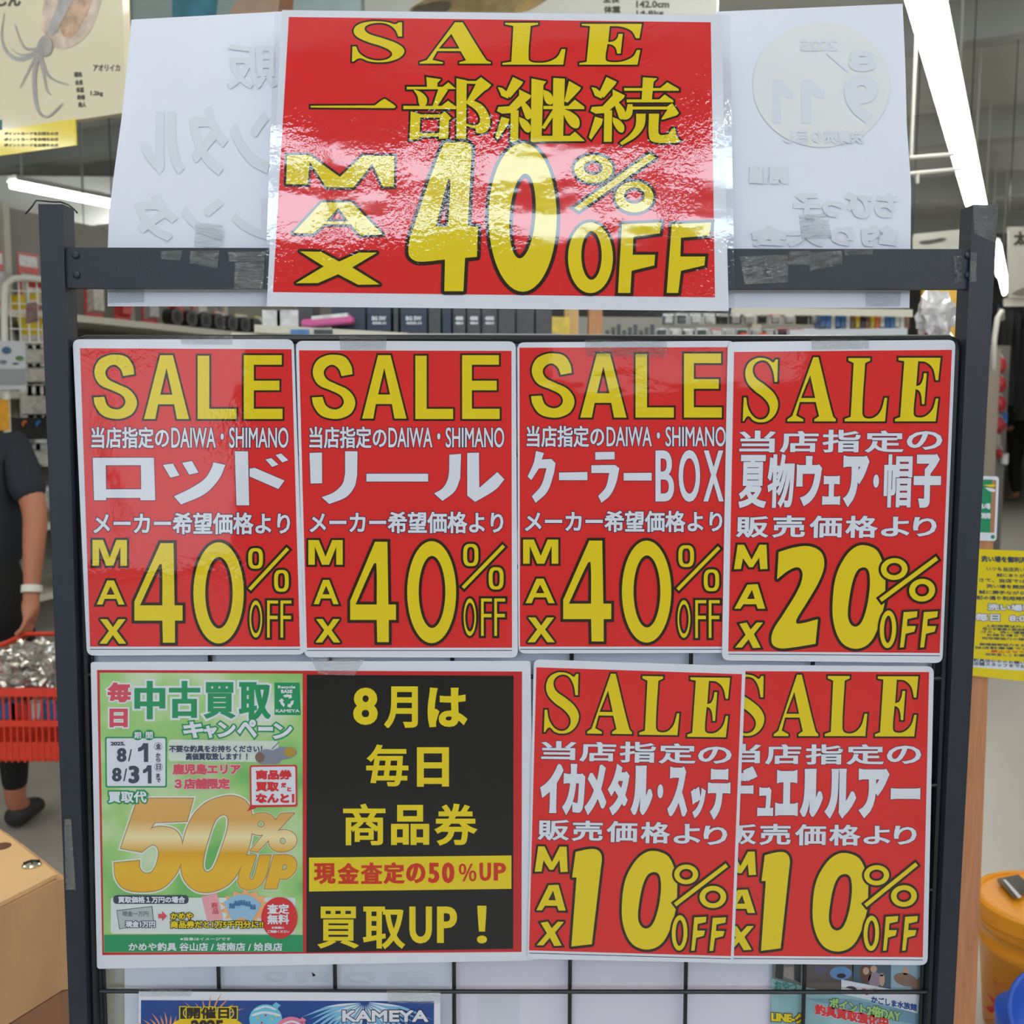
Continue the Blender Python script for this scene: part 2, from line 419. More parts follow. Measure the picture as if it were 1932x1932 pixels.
def sale_frame(name, y, outer, red, label, group, rcol=RED, lines=True, rad=14, k=0.0):
    c = [PL(q[0], q[1], y, k) for q in outer]
    rt = root(name, Vector(((c[0].x + c[1].x) / 2, c[3].y, min(c[2].z, c[3].z))), label, 'poster', group)
    P = Print(rt, y, k)
    P.quad('laminated_sheet', outer, WHI, 0, r=rad, thick=.0006)
    P.quad('red_panel', red, rcol, 1)
    if lines:
        a, b = Vector(red[3]), Vector(red[2]); d = Vector((0, 4.5)); t = Vector((0, 1.3))
        P.quad('ruled_line', [a + d, b + d, b + d + t, a + d + t], NAVY, 1)
    return P
GRP = 'red sale posters taped to the grid rack'

def sans_poster(P, sale, sub, big, maker, mx, four, zero, rings, slash, off, sub_split):
    for g, b in zip(('Ss', 'Ass', 'Ls', 'Es'), sale): P.outlined('headline_letter', fit(G[g], b), YEL, INK, 11.5, layer=2)
    P.outlined('lettering', fit(text('当店指定の', 3), sub[0], (2, 2)), WHI, NAVY, 4, 2.5, layer=2)
    P.outlined('lettering', fit(text('DAIWA・SHIMANO', 4), sub[1], (1, 1)), WHI, NAVY, 4, 1.2, layer=2)
    for item in big:
        if isinstance(item[0], str):
            P.outlined('product_lettering', fit(text(item[0], 5), item[1], (item[2], item[2])), WHI, NAVY, 3.5, item[2], layer=2)
        else: P.outlined('product_lettering', item[0], WHI, NAVY, 3.5, layer=2)
    P.outlined('lettering', fit(text('メーカー希望価格より', 3), maker, (3, 3)), WHI, NAVY, 4.5, 3.4, layer=2)
    for g, b in zip(('Ms', 'As', 'Xs'), mx): P.outlined('max_letter', fit(G[g], b), YEL, INK, 13, 1, layer=2)
    P.outlined('percent_sign', join(ring(*rings[0], 21, 17, p=3), ring(*rings[1], 21, 17, p=3), bar2(*slash, 19)), YEL, INK, 14, .8, layer=2)
    x0, y0, x1, y1 = off
    fw = (x1 - x0)
    P.outlined('off_letters', join(ring(x0, y0, x0 + fw * .30, y1, 9, 25), fit(G['Fs'], (x0 + fw * .42, y0, x0 + fw * .68, y1)), fit(G['Fs'], (x0 + fw * .74, y0, x1, y1))), YEL, INK, 14, layer=2)
    P.outlined('discount_digit', fit(G['4'], four), YEL, INK, 17, layer=4)
    P.outlined('discount_digit', fit(G['0'], zero), YEL, INK, 17, layer=4)

def stroke_ro(x0, y0, x1, y1, t):
    return shape([[(x0, y0), (x1, y0), (x1 + 8, y1), (x1 - t - 2, y1), (x1 - t - 3, y1 - 14), (x0 + t + 2, y1 - 14), (x0 + t + 2, y1), (x0 + 8, y1)],
                  [(x0 + t, y0 + 44), (x1 - t, y0 + 44), (x1 - t + 2, y1 - 65), (x0 + t + 2, y1 - 65)]])
# poster 1: rods
P = sale_frame('sale_poster', .008, [(137,640),(554,640),(576,1235),(164,1237)], [(151,657),(550,659),(566,1220),(170,1220)],
               'red rod sale poster, block SALE, MAX 40% OFF, leftmost in the upper row', GRP).crop(130, 630, 3.116)
ro = stroke_ro(140, 728, 500, 978, 77)
tsu = join(shape([[(553,770),(612,762),(650,832),(597,845)]]), shape([[(665,757),(724,747),(762,815),(708,828)]]),
           shape([[(850,755),(920,770),(885,850,1),(800,940,1),(660,1003),(617,955),(720,905,1),(800,850,1),(838,790,1)]]))
do = join(shape([[(975,690),(1053,690),(1060,1008),(985,1008)]]), shape([[(1092,787),(1268,862),(1232,912),(1062,838),(1062,792)]]),
          shape([[(1155,738),(1190,730),(1232,768),(1195,782)]]), shape([[(1215,712),(1248,703),(1290,742),(1255,756)]]))
sans_poster(P, [(145,122,400,500),(442,125,706,500),(757,128,985,500),(1028,125,1256,500)], [(132,547,588,672),(602,550,1290,670)],
            [(ro,), (tsu,), (do,)], (145,1050,1300,1178), [(140,1212,340,1362),(165,1450,325,1590),(182,1678,335,1820)],
            (385,1230,668,1815), (732,1225,1028,1820), [(1055,1260,1140,1380),(1207,1388,1292,1515)], (1287,1262,1063,1502), (1062,1567,1308,1785), None)
# poster 2: reels
P = sale_frame('sale_poster', .008, [(558,643),(973,644),(977,1241),(574,1240)], [(564,661),(965,662),(966,1222),(579,1222)],
               'red reel sale poster, block SALE, MAX 40% OFF, second in the upper row', GRP).crop(550, 630, 3.116)
ri = join(shape([[(106,700),(179,697),(180,878),(112,880)]]), shape([[(315,690),(388,690),(386,830),(370,900,1),(320,960,1),(222,1000),(177,960),(250,930,1),(300,880,1),(315,820)]]))
ru = join(shape([[(928,710),(997,705),(992,850),(960,925,1),(888,982),(838,938),(890,905,1),(922,840,1)]]), shape([[(1033,700),(1102,698),(1104,905),(1210,812),(1252,855),(1200,915,1),(1080,988),(1033,950)]]))
cho = shape([[(440,822),(803,822),(803,868),(440,868)]])
sans_poster(P, [(120,122,375,500),(415,125,676,498),(728,128,950,500),(1003,125,1224,500)], [(105,545,558,672),(570,550,1250,668)],
            [(ri,), (cho,), (ru,)], (108,1045,1245,1172), [(100,1213,300,1356),(132,1447,275,1588),(143,1677,285,1813)],
            (345,1222,614,1812), (680,1218,968,1818), [(1010,1235,1098,1365),(1160,1372,1246,1502)], (1247,1246,1008,1492), (1012,1555,1256,1775), None)
# poster 3: coolers
P = sale_frame('sale_poster', .0085, [(976,646),(1387,643),(1380,1232),(978,1233)], [(980,656),(1374,655),(1363,1220),(981,1220)],
               'red cooler BOX sale poster, block SALE, MAX 40% OFF, third in the upper row', GRP).crop(960, 630, 3.116)
ku = shape([[(160,688),(207,700),(194,738),(250,735),(275,760),(262,830,1),(225,930,1),(158,993),(135,955),(190,890,1),(222,790),(178,790),(132,860),(110,838),(145,760,1)]])
c1 = shape([[(295,815),(462,812),(462,860),(295,860)]]); c2 = shape([[(675,818),(840,816),(840,862),(675,862)]])
ra = join(shape([[(508,695),(622,693),(622,737),(508,740)]]), shape([[(485,772),(625,770),(650,790),(630,880,1),(595,950,1),(545,993),(525,953),(570,900,1),(590,818),(485,818)]]))
sans_poster(P, [(130,114,386,493),(420,115,692,492),(745,118,970,492),(1030,115,1252,492)], [(105,540,560,665),(575,545,1275,662)],
            [(ku,), (c1,), (ra,), (c2,), ('B', (862,685,972,985), 5), ('O', (998,682,1125,988), 5), ('X', (1145,685,1262,985), 5)],
            (95,1040,1255,1165), [(85,1210,290,1350),(100,1440,268,1582),(112,1668,268,1812)],
            (320,1215,602,1808), (665,1215,955,1815), [(998,1243,1088,1370),(1147,1385,1236,1512)], (1236,1256,993,1502), (992,1565,1240,1787), None)

def pop_poster(P, sale, sub, prod, price, mx, d1, dg, zero, rings, slash, off, sw):
    for g, b in zip('SALE', sale): P.outlined('headline_letter', fit(G[g], b), YEL, INK, 11.5, layer=2)
    for ch, b in sub: P.outlined('lettering', fit(text(ch, 3), b, (6, 2.5)), WHI, NAVY, 3.5, (6, 3.2), layer=2)
    for ch, b, pen in prod: P.outlined('product_lettering', fit(text(ch, 5), b, (pen, pen)), WHI, NAVY, 3.5, (pen, pen * 1.3), layer=2)
    for ch, b in price: P.outlined('lettering', fit(text(ch, 3), b, (6, 3)), WHI, NAVY, 3.5, (5.5, 3.2), layer=2)
    for g, b in zip(('Mp', 'Ap', 'Xp'), mx): P.outlined('max_letter', fit(G[g], b), YEL, INK, 13, layer=4)
    P.outlined('discount_digit', fit(G[dg], d1), YEL, INK, 17, layer=2, rnd=True)
    P.outlined('discount_digit', fit(G['0p'], zero), YEL, INK, 17, layer=2)
    P.outlined('percent_sign', join(ring(*rings[0], 31, 26), ring(*rings[1], 33, 28), bar2(*slash, sw)), YEL, INK, 14, .8, layer=4)
    P.outlined('off_letters', join(ring(*off[0], 24, 30), fit(G['Fp'], off[1]), fit(G['Fp'], off[2])), YEL, INK, 13, layer=6)
# poster 4: summer wear
P = sale_frame('sale_poster', .0065, [(1373,645),(1803,641),(1778,1251),(1362,1246)], [(1385,664),(1796,660),(1773,1232),(1374,1229)],
               'red summer wear sale poster, MAX 20% OFF, rightmost in the upper row', GRP).crop(1360, 630, 3.067)
P.shx = -.03
pop_poster(P, [(132,138,334,512),(388,135,668,506),(720,140,962,506),(1013,138,1266,506)],
           [('当',(108,560,316,685)),('店',(342,562,565,685)),('指',(588,555,808,685)),('定',(835,560,1058,685)),('の',(1075,563,1282,670))],
           [('夏',(105,702,262,1005),6),('物',(270,698,425,1005),6),('ウ',(438,710,584,990),11),('ェ',(588,825,692,985),10),('ア',(708,710,857,990),13),('・',(882,815,915,888),5),('帽',(943,698,1106,1003),5),('子',(1115,700,1273,1003),11)],
           [('販',(88,1055,275,1178)),('売',(298,1050,488,1178)),('価',(512,1052,702,1180)),('格',(720,1052,908,1180)),('よ',(926,1058,1092,1172)),('り',(1112,1060,1250,1172))],
           [(78,1220,272,1362),(80,1448,258,1590),(85,1670,242,1818)], (300,1227,593,1820), '2p', (648,1222,950,1822),
           [(925,1298,1078,1423),(1092,1418,1241,1548)], (1247,1298,928,1540), [(920,1600,1015,1818),(1040,1605,1135,1815),(1157,1605,1253,1815)], 24)
# poster 7: lures (partly under poster 6)
P = sale_frame('sale_poster', .0080, [(1350,1254),(1762,1257),(1750,1821),(1344,1818)], [(1361,1266),(1753,1268),(1741,1806),(1353,1803)],
               'red lure sale poster, MAX 10% OFF, lower right, its left edge covered', GRP).crop(1360, 1240, 3.332)
P.shx = -.02
pop_poster(P, [(50,108,275,495),(335,110,614,496),(656,118,920,496),(973,120,1238,498)],
           [('当',(28,545,250,665)),('店',(278,548,505,672)),('指',(533,548,768,674)),('定',(790,548,1026,674)),('の',(1043,556,1260,670))],
           [('デ',(-25,690,225,1000),10),('ュ',(230,822,330,995),10),('エ',(343,718,486,990),16),('ル',(500,705,642,1000),14),('ル',(658,705,850,1002),14),('ア',(866,706,1057,1002),14),('ー',(1068,828,1254,888),14)],
           [('販',(30,1050,222,1175)),('売',(243,1048,440,1180)),('価',(466,1050,662,1183)),('格',(680,1053,878,1184)),('よ',(896,1060,1066,1175)),('り',(1088,1060,1232,1178))],
           [(18,1222,222,1370),(28,1460,216,1608),(28,1690,206,1842)], (258,1224,434,1846), '1p', (578,1230,925,1850),
           [(900,1308,1056,1433),(1072,1434,1233,1568)], (1228,1300,912,1560), [(898,1625,995,1846),(1022,1627,1113,1845),(1142,1627,1236,1845)], 24)
# poster 6: squid jigs
P = sale_frame('sale_poster', .0058, [(1007,1244),(1407,1257),(1384,1817),(995,1809)], [(1012,1259),(1400,1272),(1379,1804),(998,1793)],
               'red squid jig sale poster, MAX 10% OFF, slightly tilted, lower row', GRP).crop(980, 1240, 3.332)
P.shx = -.025; P.rot = .012
pop_poster(P, [(158,94,376,480),(428,104,710,482),(756,120,1005,489),(1060,128,1320,502)],
           [('当',(138,528,355,645)),('店',(378,533,608,655)),('指',(630,532,858,662)),('定',(876,542,1108,668)),('の',(1122,562,1335,668))],
           [('イ',(133,674,272,975),15),('カ',(274,674,412,978),13),('メ',(414,678,548,980),13),('タ',(558,680,690,985),12),('ル',(703,685,838,988),13),('・',(868,800,904,885),5),('ス',(935,695,1058,998),13),('ッ',(1078,822,1170,1005),9),('テ',(1185,708,1327,1008),14)],
           [('販',(115,1022,312,1150)),('売',(330,1028,525,1155)),('価',(548,1030,742,1163)),('格',(762,1036,948,1170)),('よ',(968,1048,1138,1172)),('り',(1158,1060,1308,1180))],
           [(98,1190,305,1350),(108,1430,292,1592),(110,1662,278,1815)], (334,1205,518,1820), '1p', (645,1217,990,1838),
           [(972,1305,1121,1427),(1135,1437,1301,1575)], (1300,1305,982,1557), [(958,1622,1056,1845),(1083,1630,1173,1845),(1198,1632,1296,1845)], 24)

# ------------------------------------------------------------------ big landscape sign above
yT = -.0045
P = sale_frame('big_sale_sign', yT, [(532,19),(1361,29),(1375,587),(503,578)], [(545,32),(1341,42),(1349,561),(515,551)],
               'large red landscape sign with wide serif SALE and big 40% OFF taped over the crossbar', None, lines=False, rad=2)
big_root = P.rt
CLEAR = bpy.data.materials.new('clear_film'); CLEAR.use_nodes = True
def clear_film(m, fac, rough, bump):
    N, L = nt(m); N.remove(N['Principled BSDF']); out = N['Material Output']
    tr = N.new('ShaderNodeBsdfTransparent'); tr.inputs[0].default_value = (.97, .98, .985, 1); gl = N.new('ShaderNodeBsdfGlossy'); gl.inputs['Roughness'].default_value = rough
    mx = N.new('ShaderNodeMixShader'); mx.inputs[0].default_value = fac
    L.new(bump, gl.inputs['Normal']); L.new(tr.outputs[0], mx.inputs[1]); L.new(gl.outputs[0], mx.inputs[2]); L.new(mx.outputs[0], out.inputs[0])
g = CLEAR.node_tree.nodes.new('ShaderNodeGroup'); g.node_tree = LAM
clear_film(CLEAR, .09, .05, g.outputs[0])
Q = Print(P.rt, yT + .0008)
Q.quad('clear_margin', [(519,16),(1377,26),(1387,599),(498,589)], CLEAR, 0, r=12, label='clear laminate margin around the sheet')
P.crop(500, 0, 3.116)
def c3(c): return [tuple([(q[0] / 3.116 + 460) * 3.116, q[1]]) + tuple(q[2:]) for q in c]
# SALE wide
def bx(x0, y0, x1, y1): return ((x0 - 500) * 3.116, y0 * 3.116, (x1 - 500) * 3.116, y1 * 3.116)
for g_, b_ in zip('SALE', [(664,40,763,117.5),(792,42,926,120),(948,43,1067,122),(1093,45,1211,122)]):
    P.outlined('headline_letter', fit(G[g_], bx(*b_)), YEL, INK, 10.5, layer=2)
P.outlined('kanji', shape([[(268,622),(645,620),(700,582,1),(716,588,1),(768,626,1),(760,636),(268,632)]]), YEL, INK, 11, layer=2)
BU = [[(950,455),(1032,467),(1012,487),(1012,522),(955,522)], [(835,512),(1045,512),(1078,486),(1120,522),(835,524)], [(875,528),(915,542,1),(948,575,1),(948,608,1),(925,628,1),(906,608,1),(898,565,1)],
      [(1022,520),(1074,528),(1008,630),(985,630)], [(815,624),(1038,624),(1076,594),(1122,628),(1122,640),(815,640)], [(858,656),(912,672),(906,814),(852,822)], [(900,674),(1035,674),(1035,690),(900,690)],
      [(1032,674),(1060,658),(1094,694),(1080,706),(1075,812),(1024,816)], [(900,785),(1030,785),(1030,801),(900,801)], [(1127,462),(1184,474),(1180,822),(1127,824)],
      [(1178,477),(1240,478),(1270,456),(1328,500),(1310,520),(1286,535),(1225,592),(1275,618,1),(1304,655,1),(1322,705,1),(1315,755,1),(1285,780,1),(1245,782),(1238,755),(1178,737),(1178,727),(1232,738,1),(1262,722,1),(1264,690,1),(1240,648,1),(1182,604),(1215,545),(1242,492),(1178,490)]]
ITO = [[(25,455),(82,482),(76,494),(8,572),(-16,560),(-14,540)], [(-62,514),(-38,519),(-8,545),(-4,578),(-42,562)], [(62,528),(130,562),(124,576),(24,662),(-38,667),(-68,652),(-60,630),(2,626),(62,562)],
       [(70,604),(96,604),(128,645,1),(132,685,1),(108,700,1),(90,664,1)], [(13,650),(56,650),(53,832),(10,832)], [(-42,688),(2,700),(-6,732),(-66,818),(-78,806)], [(62,690),(100,708,1),(126,742,1),(120,776,1),(96,770,1),(66,724,1)]]
KEI = ITO + [[(135,463),(218,480),(202,500),(190,830),(130,836)], [(263,460),(328,464),(318,802),(258,802)], [(205,624),(350,624),(388,588),(442,628),(442,640),(205,640)], [(205,530),(240,545,1),(262,585,1),(250,612,1),(222,604,1),(206,565,1)],
      [(355,478),(422,516),(414,530),(345,602),(328,595)], [(258,648),(262,682),(210,757),(194,750)], [(318,640),(370,662,1),(410,700,1),(408,748,1),(372,745,1),(332,692,1)], [(188,800),(360,800),(388,776),(444,828),(188,830)]]
ZOKU = [[(q[0] + 550,) + tuple(q[1:]) for q in c] for c in ITO] + [[(790,456),(870,462),(850,480),(838,596),(782,596)], [(680,519),(892,519),(932,486),(998,524),(998,532),(680,532)], [(695,586),(886,586),(916,557),(966,592),(966,600),(695,600)],
      [(700,614),(726,614),(724,668,1),(704,696,1),(672,700,1),(668,680,1),(690,655,1)], [(720,628),(935,628),(935,642),(720,642)], [(898,700),(934,645),(934,626),(960,608),(998,665),(985,677),(905,702)],
      [(750,670),(804,670),(794,742,1),(748,802,1),(665,852),(655,840),(715,790,1),(746,740,1)], [(825,670),(882,670),(878,778,1),(892,795,1),(940,790),(960,758),(976,757),(986,805),(1006,826),(985,838),(862,836,1),(828,812,1)]]
for ks, off_ in ((BU, 0), (KEI, 1), (ZOKU, 1)):
    P.outlined('kanji', join(*[shape([c3(c) if off_ else c]) for c in ks]), YEL, INK, 12, 1.5, layer=2)
P.outlined('max_letter', shape([[(130,912),(258,910),(440,1040),(575,915),(760,917),(756,1097),(692,1097),(632,962),(520,1102),(360,1100),(262,950),(250,1084),(124,1082)]]), YEL, INK, 14, layer=4)
P.outlined('max_letter', shape([[(332,1190),(510,1190),(692,1378),(560,1382),(505,1318),(348,1318),(282,1372),(165,1370)],[(432,1222),(490,1302),(358,1302)]]), YEL, INK, 15, layer=4)
P.outlined('max_letter', shape([[(205,1478),(328,1480),(436,1538),(552,1485),(658,1485),(512,1572),(674,1672),(548,1674),(430,1612),(312,1664),(182,1665),(346,1566)]]), YEL, INK, 15, layer=4)
P.outlined('discount_digit', shape([[(1050,848,1),(1110,838,1),(1185,838,1),(1212,862,1),(1214,900),(1192,1326),(1252,1336),(1246,1510),(1176,1516),(1166,1712),(1054,1712),(1058,1526),(900,1538,1),(856,1515,1),(843,1480,1),(850,1405)],[(1078,1054,1),(1090,1062,1),(1076,1336),(1004,1330)]]), YEL, INK, 21, layer=4, rnd=True)
P.outlined('discount_digit', shape([ell(1515,1278,200,437,52), [tuple(q) for q in ell(1514,1270,76,250,40,rot=.075)][::-1]]), YEL, INK, 21, layer=4)
P.outlined('percent_sign', join(shape([ell(*c3([(498,993)])[0],112,80), ell(*c3([(496,986)])[0],57,44)[::-1]]), shape([ell(*c3([(738,1158)])[0],112,90), ell(*c3([(738,1150)])[0],62,48)[::-1]]),
    shape([c3([(826,905),(862,926),(412,1240),(385,1222)])])), YEL, INK, 18, .8, layer=2)
P.outlined('off_letter', shape([ell(*c3([(480,1515)])[0],132,208), ell(*c3([(486,1502)])[0],60,143)[::-1]]), YEL, INK, 18, layer=4)
P.outlined('off_letter', shape([c3([(665,1318),(895,1308),(888,1372),(732,1392),(728,1498),(860,1498),(855,1560),(722,1592),(714,1722),(642,1722)])]), YEL, INK, 18, layer=4)
P.outlined('off_letter', shape([c3([(958,1318),(1190,1308),(1180,1384),(1012,1398),(1008,1508),(1155,1508),(1150,1560),(1012,1592),(996,1722),(928,1722)])]), YEL, INK, 18, layer=4)

# ------------------------------------------------------------------ landscape poster, lower left
yA = .0075
outer = [(171,1249),(1001,1247),(1010,1812),(183,1828)]
c = [PL(*q, yA) for q in outer]
rt = root('buyback_poster', Vector(((c[0].x + c[1].x) / 2, c[0].y, c[3].z)), 'wide laminated buyback campaign poster, green left half and black right half', 'poster')
P = Print(rt, yA)
P.quad('laminated_sheet', outer, WHI, 0, r=6, thick=.0006)
REDB = lam('print_crimson_border', (190, 38, 42))
P.quad('red_border', [(183,1264),(985,1267),(984,1796),(193,1802)], REDB, 1)
def greenfn(N, L, b):
    geo = N.new('ShaderNodeNewGeometry'); n = N.new('ShaderNodeTexNoise'); n.inputs['Scale'].default_value = 11; n.inputs['Detail'].default_value = 3
    L.new(geo.outputs['Position'], n.inputs['Vector'])
    r = N.new('ShaderNodeValToRGB'); e = r.color_ramp.elements
    e[0].position = .34; e[0].color = (*srgb((96, 172, 92)), 1); e[1].position = .72; e[1].color = (*srgb((218, 228, 214)), 1)
    q = e.new(.5); q.color = (*srgb((160, 204, 126)), 1); q = e.new(.58); q.color = (*srgb((190, 214, 170)), 1)
    L.new(n.outputs['Fac'], r.inputs[0]); L.new(r.outputs[0], b.inputs['Base Color'])
GRN = lam('print_leafy_green', (150, 200, 120), greenfn)
P.quad('green_panel', [(188,1269),(571,1271),(571,1796),(196,1797)], GRN, 2)
P.quad('black_panel', [(579,1273),(969,1275),(968,1790),(578,1797)], BLK, 2)
P.crop(560, 1240, 3.274)
for s_, b_, pen in (('8', (348,188,500,418), 12), ('月', (540,180,748,437), 9), ('は', (808,188,1052,432), 12), ('毎', (428,540,690,798), 7), ('日', (742,556,940,800), 11),
                    ('商', (286,905,548,1162), 7), ('品', (582,912,818,1160), 9), ('券', (852,905,1112,1162), 8), ('買', (130,1540,382,1798), 6), ('取', (408,1540,668,1800), 7),
                    ('U', (695,1540,835,1768), 9), ('P', (866,1540,990,1765), 9), ('！', (1112,1535,1175,1768), 6)):
    P.outlined('lettering', fit(text(s_, 4), b_, (pen, pen * .8)), YEL, None, 0, (pen, pen * .8), layer=3)
P.crop(0, 0, 1)
P.quad('yellow_band', [(583,1618),(965,1614),(965,1677),(583,1682)], YEL, 4)
P.crop(560, 1240, 3.274)
ORED = lam('print_orange_red', (196, 48, 20))
for s_, b_, pen in (('現', (105,1272,240,1400), 7), ('金', (252,1272,385,1400), 7), ('査', (395,1268,528,1400), 6), ('定', (535,1268,665,1400), 7), ('の', (675,1272,795,1395), 8), ('5', (812,1270,880,1395), 8), ('0', (896,1268,974,1395), 8), ('％', (1000,1275,1110,1385), 3), ('U', (1128,1270,1200,1382), 6), ('P', (1216,1270,1292,1380), 6)):
    P.outlined('lettering', fit(text(s_, 3), b_, (pen, pen * .6)), ORED, None, 0, (pen, pen * .6), layer=5)
# green half
P.crop(160, 1240, 4.391)
PINK = lam('print_rose', (205, 74, 92)); DG = lam('print_green', (34, 142, 92)); SLATE = lam('print_slate', (58, 68, 88)); RD2 = lam('print_signal_red', (206, 44, 50))
PALE = lam('print_pale_grey', (214, 222, 222))
for s_, b_ in (('毎', (190,208,382,375)), ('日', (205,425,355,582))): P.outlined('lettering', fit(text(s_, 4), b_, (9, 9)), PINK, WHI, 12, (10, 8), layer=3)
for s_, b_ in (('中', (412,195,665,515)), ('古', (698,195,955,505)), ('買', (988,205,1245,508)), ('取', (1278,205,1540,515))):
    P.outlined('lettering', fit(text(s_, 4), b_, (12, 9)), DG, WHI, 17, (14, 8), layer=3)
for s_, b_ in (('キ', (815,530,985,670)), ('ャ', (985,565,1095,670)), ('ン', (1100,535,1250,665)), ('ペ', (1262,515,1425,665)), ('ー', (1436,575,1560,612)), ('ン', (1560,545,1720,680))):
    P.outlined('lettering', fit(text(s_, 4), b_, (9, 9)), WHI, DG, 12, (8, 7), layer=5)
P.crop(0, 0, 1)
P.quad('date_box_frame', [(198,1390),(315,1390),(315,1486),(199,1486)], DG, 3, r=4)
P.quad('date_box', [(201,1393),(312,1393),(312,1483),(202,1483)], WHI, 4, r=3)
P.quad('white_band', [(318,1395),(525,1398),(525,1438),(318,1436)], lam('print_mist', (206, 218, 208)), 3, r=6)
P.crop(160, 1240, 4.391)
for s_, cx in (('期', 438), ('間', 534)):
    P.put('round_badge', shape([ell(cx, 645, 46, 44)])[:2], DG, 5); P.outlined('lettering', fit(text(s_, 3), (cx - 27, 620, cx + 27, 672)), WHI, None, 0, 1.5, layer=6)
for s_, b_, pen in (('2025.', (212,700,335,732), 3), ('8', (265,752,345,868), 8), ('/', (358,762,390,862), 2), ('8', (225,915,305,1030), 8), ('/', (318,922,350,1028), 2), ('3', (362,898,452,1045), 12)):
    P.outlined('lettering', fit(text(s_, 4), b_, (pen, pen * .6)), SLATE, None, 0, (pen, pen * .6), layer=5)
for b_ in ((440,712,525,868), (482,895,552,1045)): P.put('lettering', fit(shape([[(52,0),(100,0),(100,100),(58,100),(58,32),(30,42),(0,45),(0,26),(35,16)]]), b_)[:2], SLATE, 6)
for s_, b_ in (('金', (590,715,628,760)), ('か', (590,795,626,826)), ('ら', (592,832,626,866)), ('日', (594,888,628,930)), ('ま', (592,964,622,998)), ('で', (592,1005,626,1036))):
    P.outlined('lettering', fit(text(s_, 2), b_), SLATE, None, 0, 1.6, layer=5)
P.put('ring_mark', ring(574,705,642,772,3,3)[:2], SLATE, 5); P.put('ring_mark', ring(576,876,645,944,3,3)[:2], SLATE, 5)
for s_, b_ in (('不要な釣具をお持ちください！', (700,732,1468,785)), ('高価買取致します！！', (838,795,1345,850))):
    P.outlined('lettering', fit(text(s_, 2), b_), SLATE, WHI, 3, 2.6, layer=5)
for s_, b_ in (('鹿児島エリア', (730,885,1290,970)), ('３店舗限定', (745,1005,1200,1090))):
    P.outlined('lettering', fit(text(s_, 3), b_, (3, 3)), PINK, lam('print_blush', (224, 190, 196)), 6, 4.5, layer=5)
for s_, b_ in (('買取代', (192,1108,515,1208)),): P.outlined('lettering', fit(text(s_, 3), b_, (6, 6)), WHI, DG, 12, 4, layer=6)
P.crop(0, 0, 1)
P.quad('red_callout', [(471,1444),(560,1443),(561,1522),(472,1523)], RD2, 6.5, r=4)
P.put('callout_tail', ([Vector((466, 1531)), Vector((478, 1512)), Vector((484, 1524))], [(0, 1, 2)]), RD2, 6.6)
P.quad('callout_face', [(474,1447),(557,1446),(558,1518),(475,1519)], WHI, 7, r=3)
P.crop(160, 1240, 4.391)
for s_, b_, pen in (('商品券', (1418,935,1712,1012), 5), ('買取', (1418,1035,1605,1110), 5), ('だ', (1625,1040,1668,1080), 3), ('と', (1675,1075,1712,1112), 3), ('なんと！', (1420,1132,1735,1205), 6)):
    P.outlined('lettering', fit(text(s_, 3), b_, (3, 3)), RD2, None, 0, pen, layer=8)
# recycle badge
P.crop(160, 1240, 4.391)
P.put('green_badge', ([Vector(q) for q in ((1570,210),(1780,210),(1790,480),(1572,478))], [(0, 1, 2, 3)]), DG, 3)
P.outlined('lettering', fit(text('Recycle', 3), (1602,236,1742,264)), WHI, None, 0, 1.5, layer=4)
P.outlined('lettering', fit(text('BASE', 3), (1628,270,1718,296)), WHI, None, 0, 1.8, layer=4)
P.outlined('lettering', fit(text('KAMEYA', 3), (1582,432,1778,456)), WHI, None, 0, 1.2, layer=4)
rc = []
for k_ in range(3):
    a_ = k_ * 2 * PI / 3 - PI / 2
    def rr(r, t): return (1675 + r * math.cos(a_ + t), 362 + r * math.sin(a_ + t) * .95)
    rc.append(shape([[rr(58, -.62), rr(58, 0), rr(57, .42), rr(70, .50), rr(50, .98), rr(22, .62), rr(36, .55), rr(34, 0), rr(34, -.5)]]))
P.put('recycling_arrows', join(*rc)[:2], WHI, 4)
# little reels picture
GREYM = lam('print_reel_grey', (128, 132, 150))
P.put('reel_picture', join(shape([[(1410,830,1),(1440,780,1),(1500,760),(1560,770),(1620,740),(1740,760,1),(1755,800,1),(1700,840),(1640,850),(1600,885),(1450,885)]]), shape([[(1545,758),(1605,700),(1612,706),(1556,764)]]))[:2], GREYM, 4)
P.put('reel_spool', shape([ell(1700,785,48,42)])[:2], lam('print_reel_gold', (170, 140, 60)), 5); P.put('reel_spool', shape([ell(1450,830,38,42)])[:2], lam('print_reel_brown', (120, 96, 84)), 5)
# gold 50% UP
def goldfn(N, L, b):
    geo = N.new('ShaderNodeNewGeometry'); s_ = N.new('ShaderNodeSeparateXYZ'); L.new(geo.outputs['Position'], s_.inputs[0])
    z0 = PL(300, 1690, yA).z; z1 = PL(300, 1510, yA).z
    mr = N.new('ShaderNodeMapRange'); mr.inputs['From Min'].default_value = z0; mr.inputs['From Max'].default_value = z1; L.new(s_.outputs['Z'], mr.inputs['Value'])
    r = N.new('ShaderNodeValToRGB'); e = r.color_ramp.elements
    e[0].position = 0; e[0].color = (*srgb((226, 172, 40)), 1); e[1].position = 1; e[1].color = (*srgb((216, 168, 98)), 1)
    for p_, c_ in ((.30, (228, 180, 50)), (.45, (216, 160, 30)), (.62, (236, 220, 170)), (.8, (214, 164, 90))):
        q = e.new(p_); q.color = (*srgb(c_), 1)
    L.new(mr.outputs[0], r.inputs[0]); L.new(r.outputs[0], b.inputs['Base Color'])
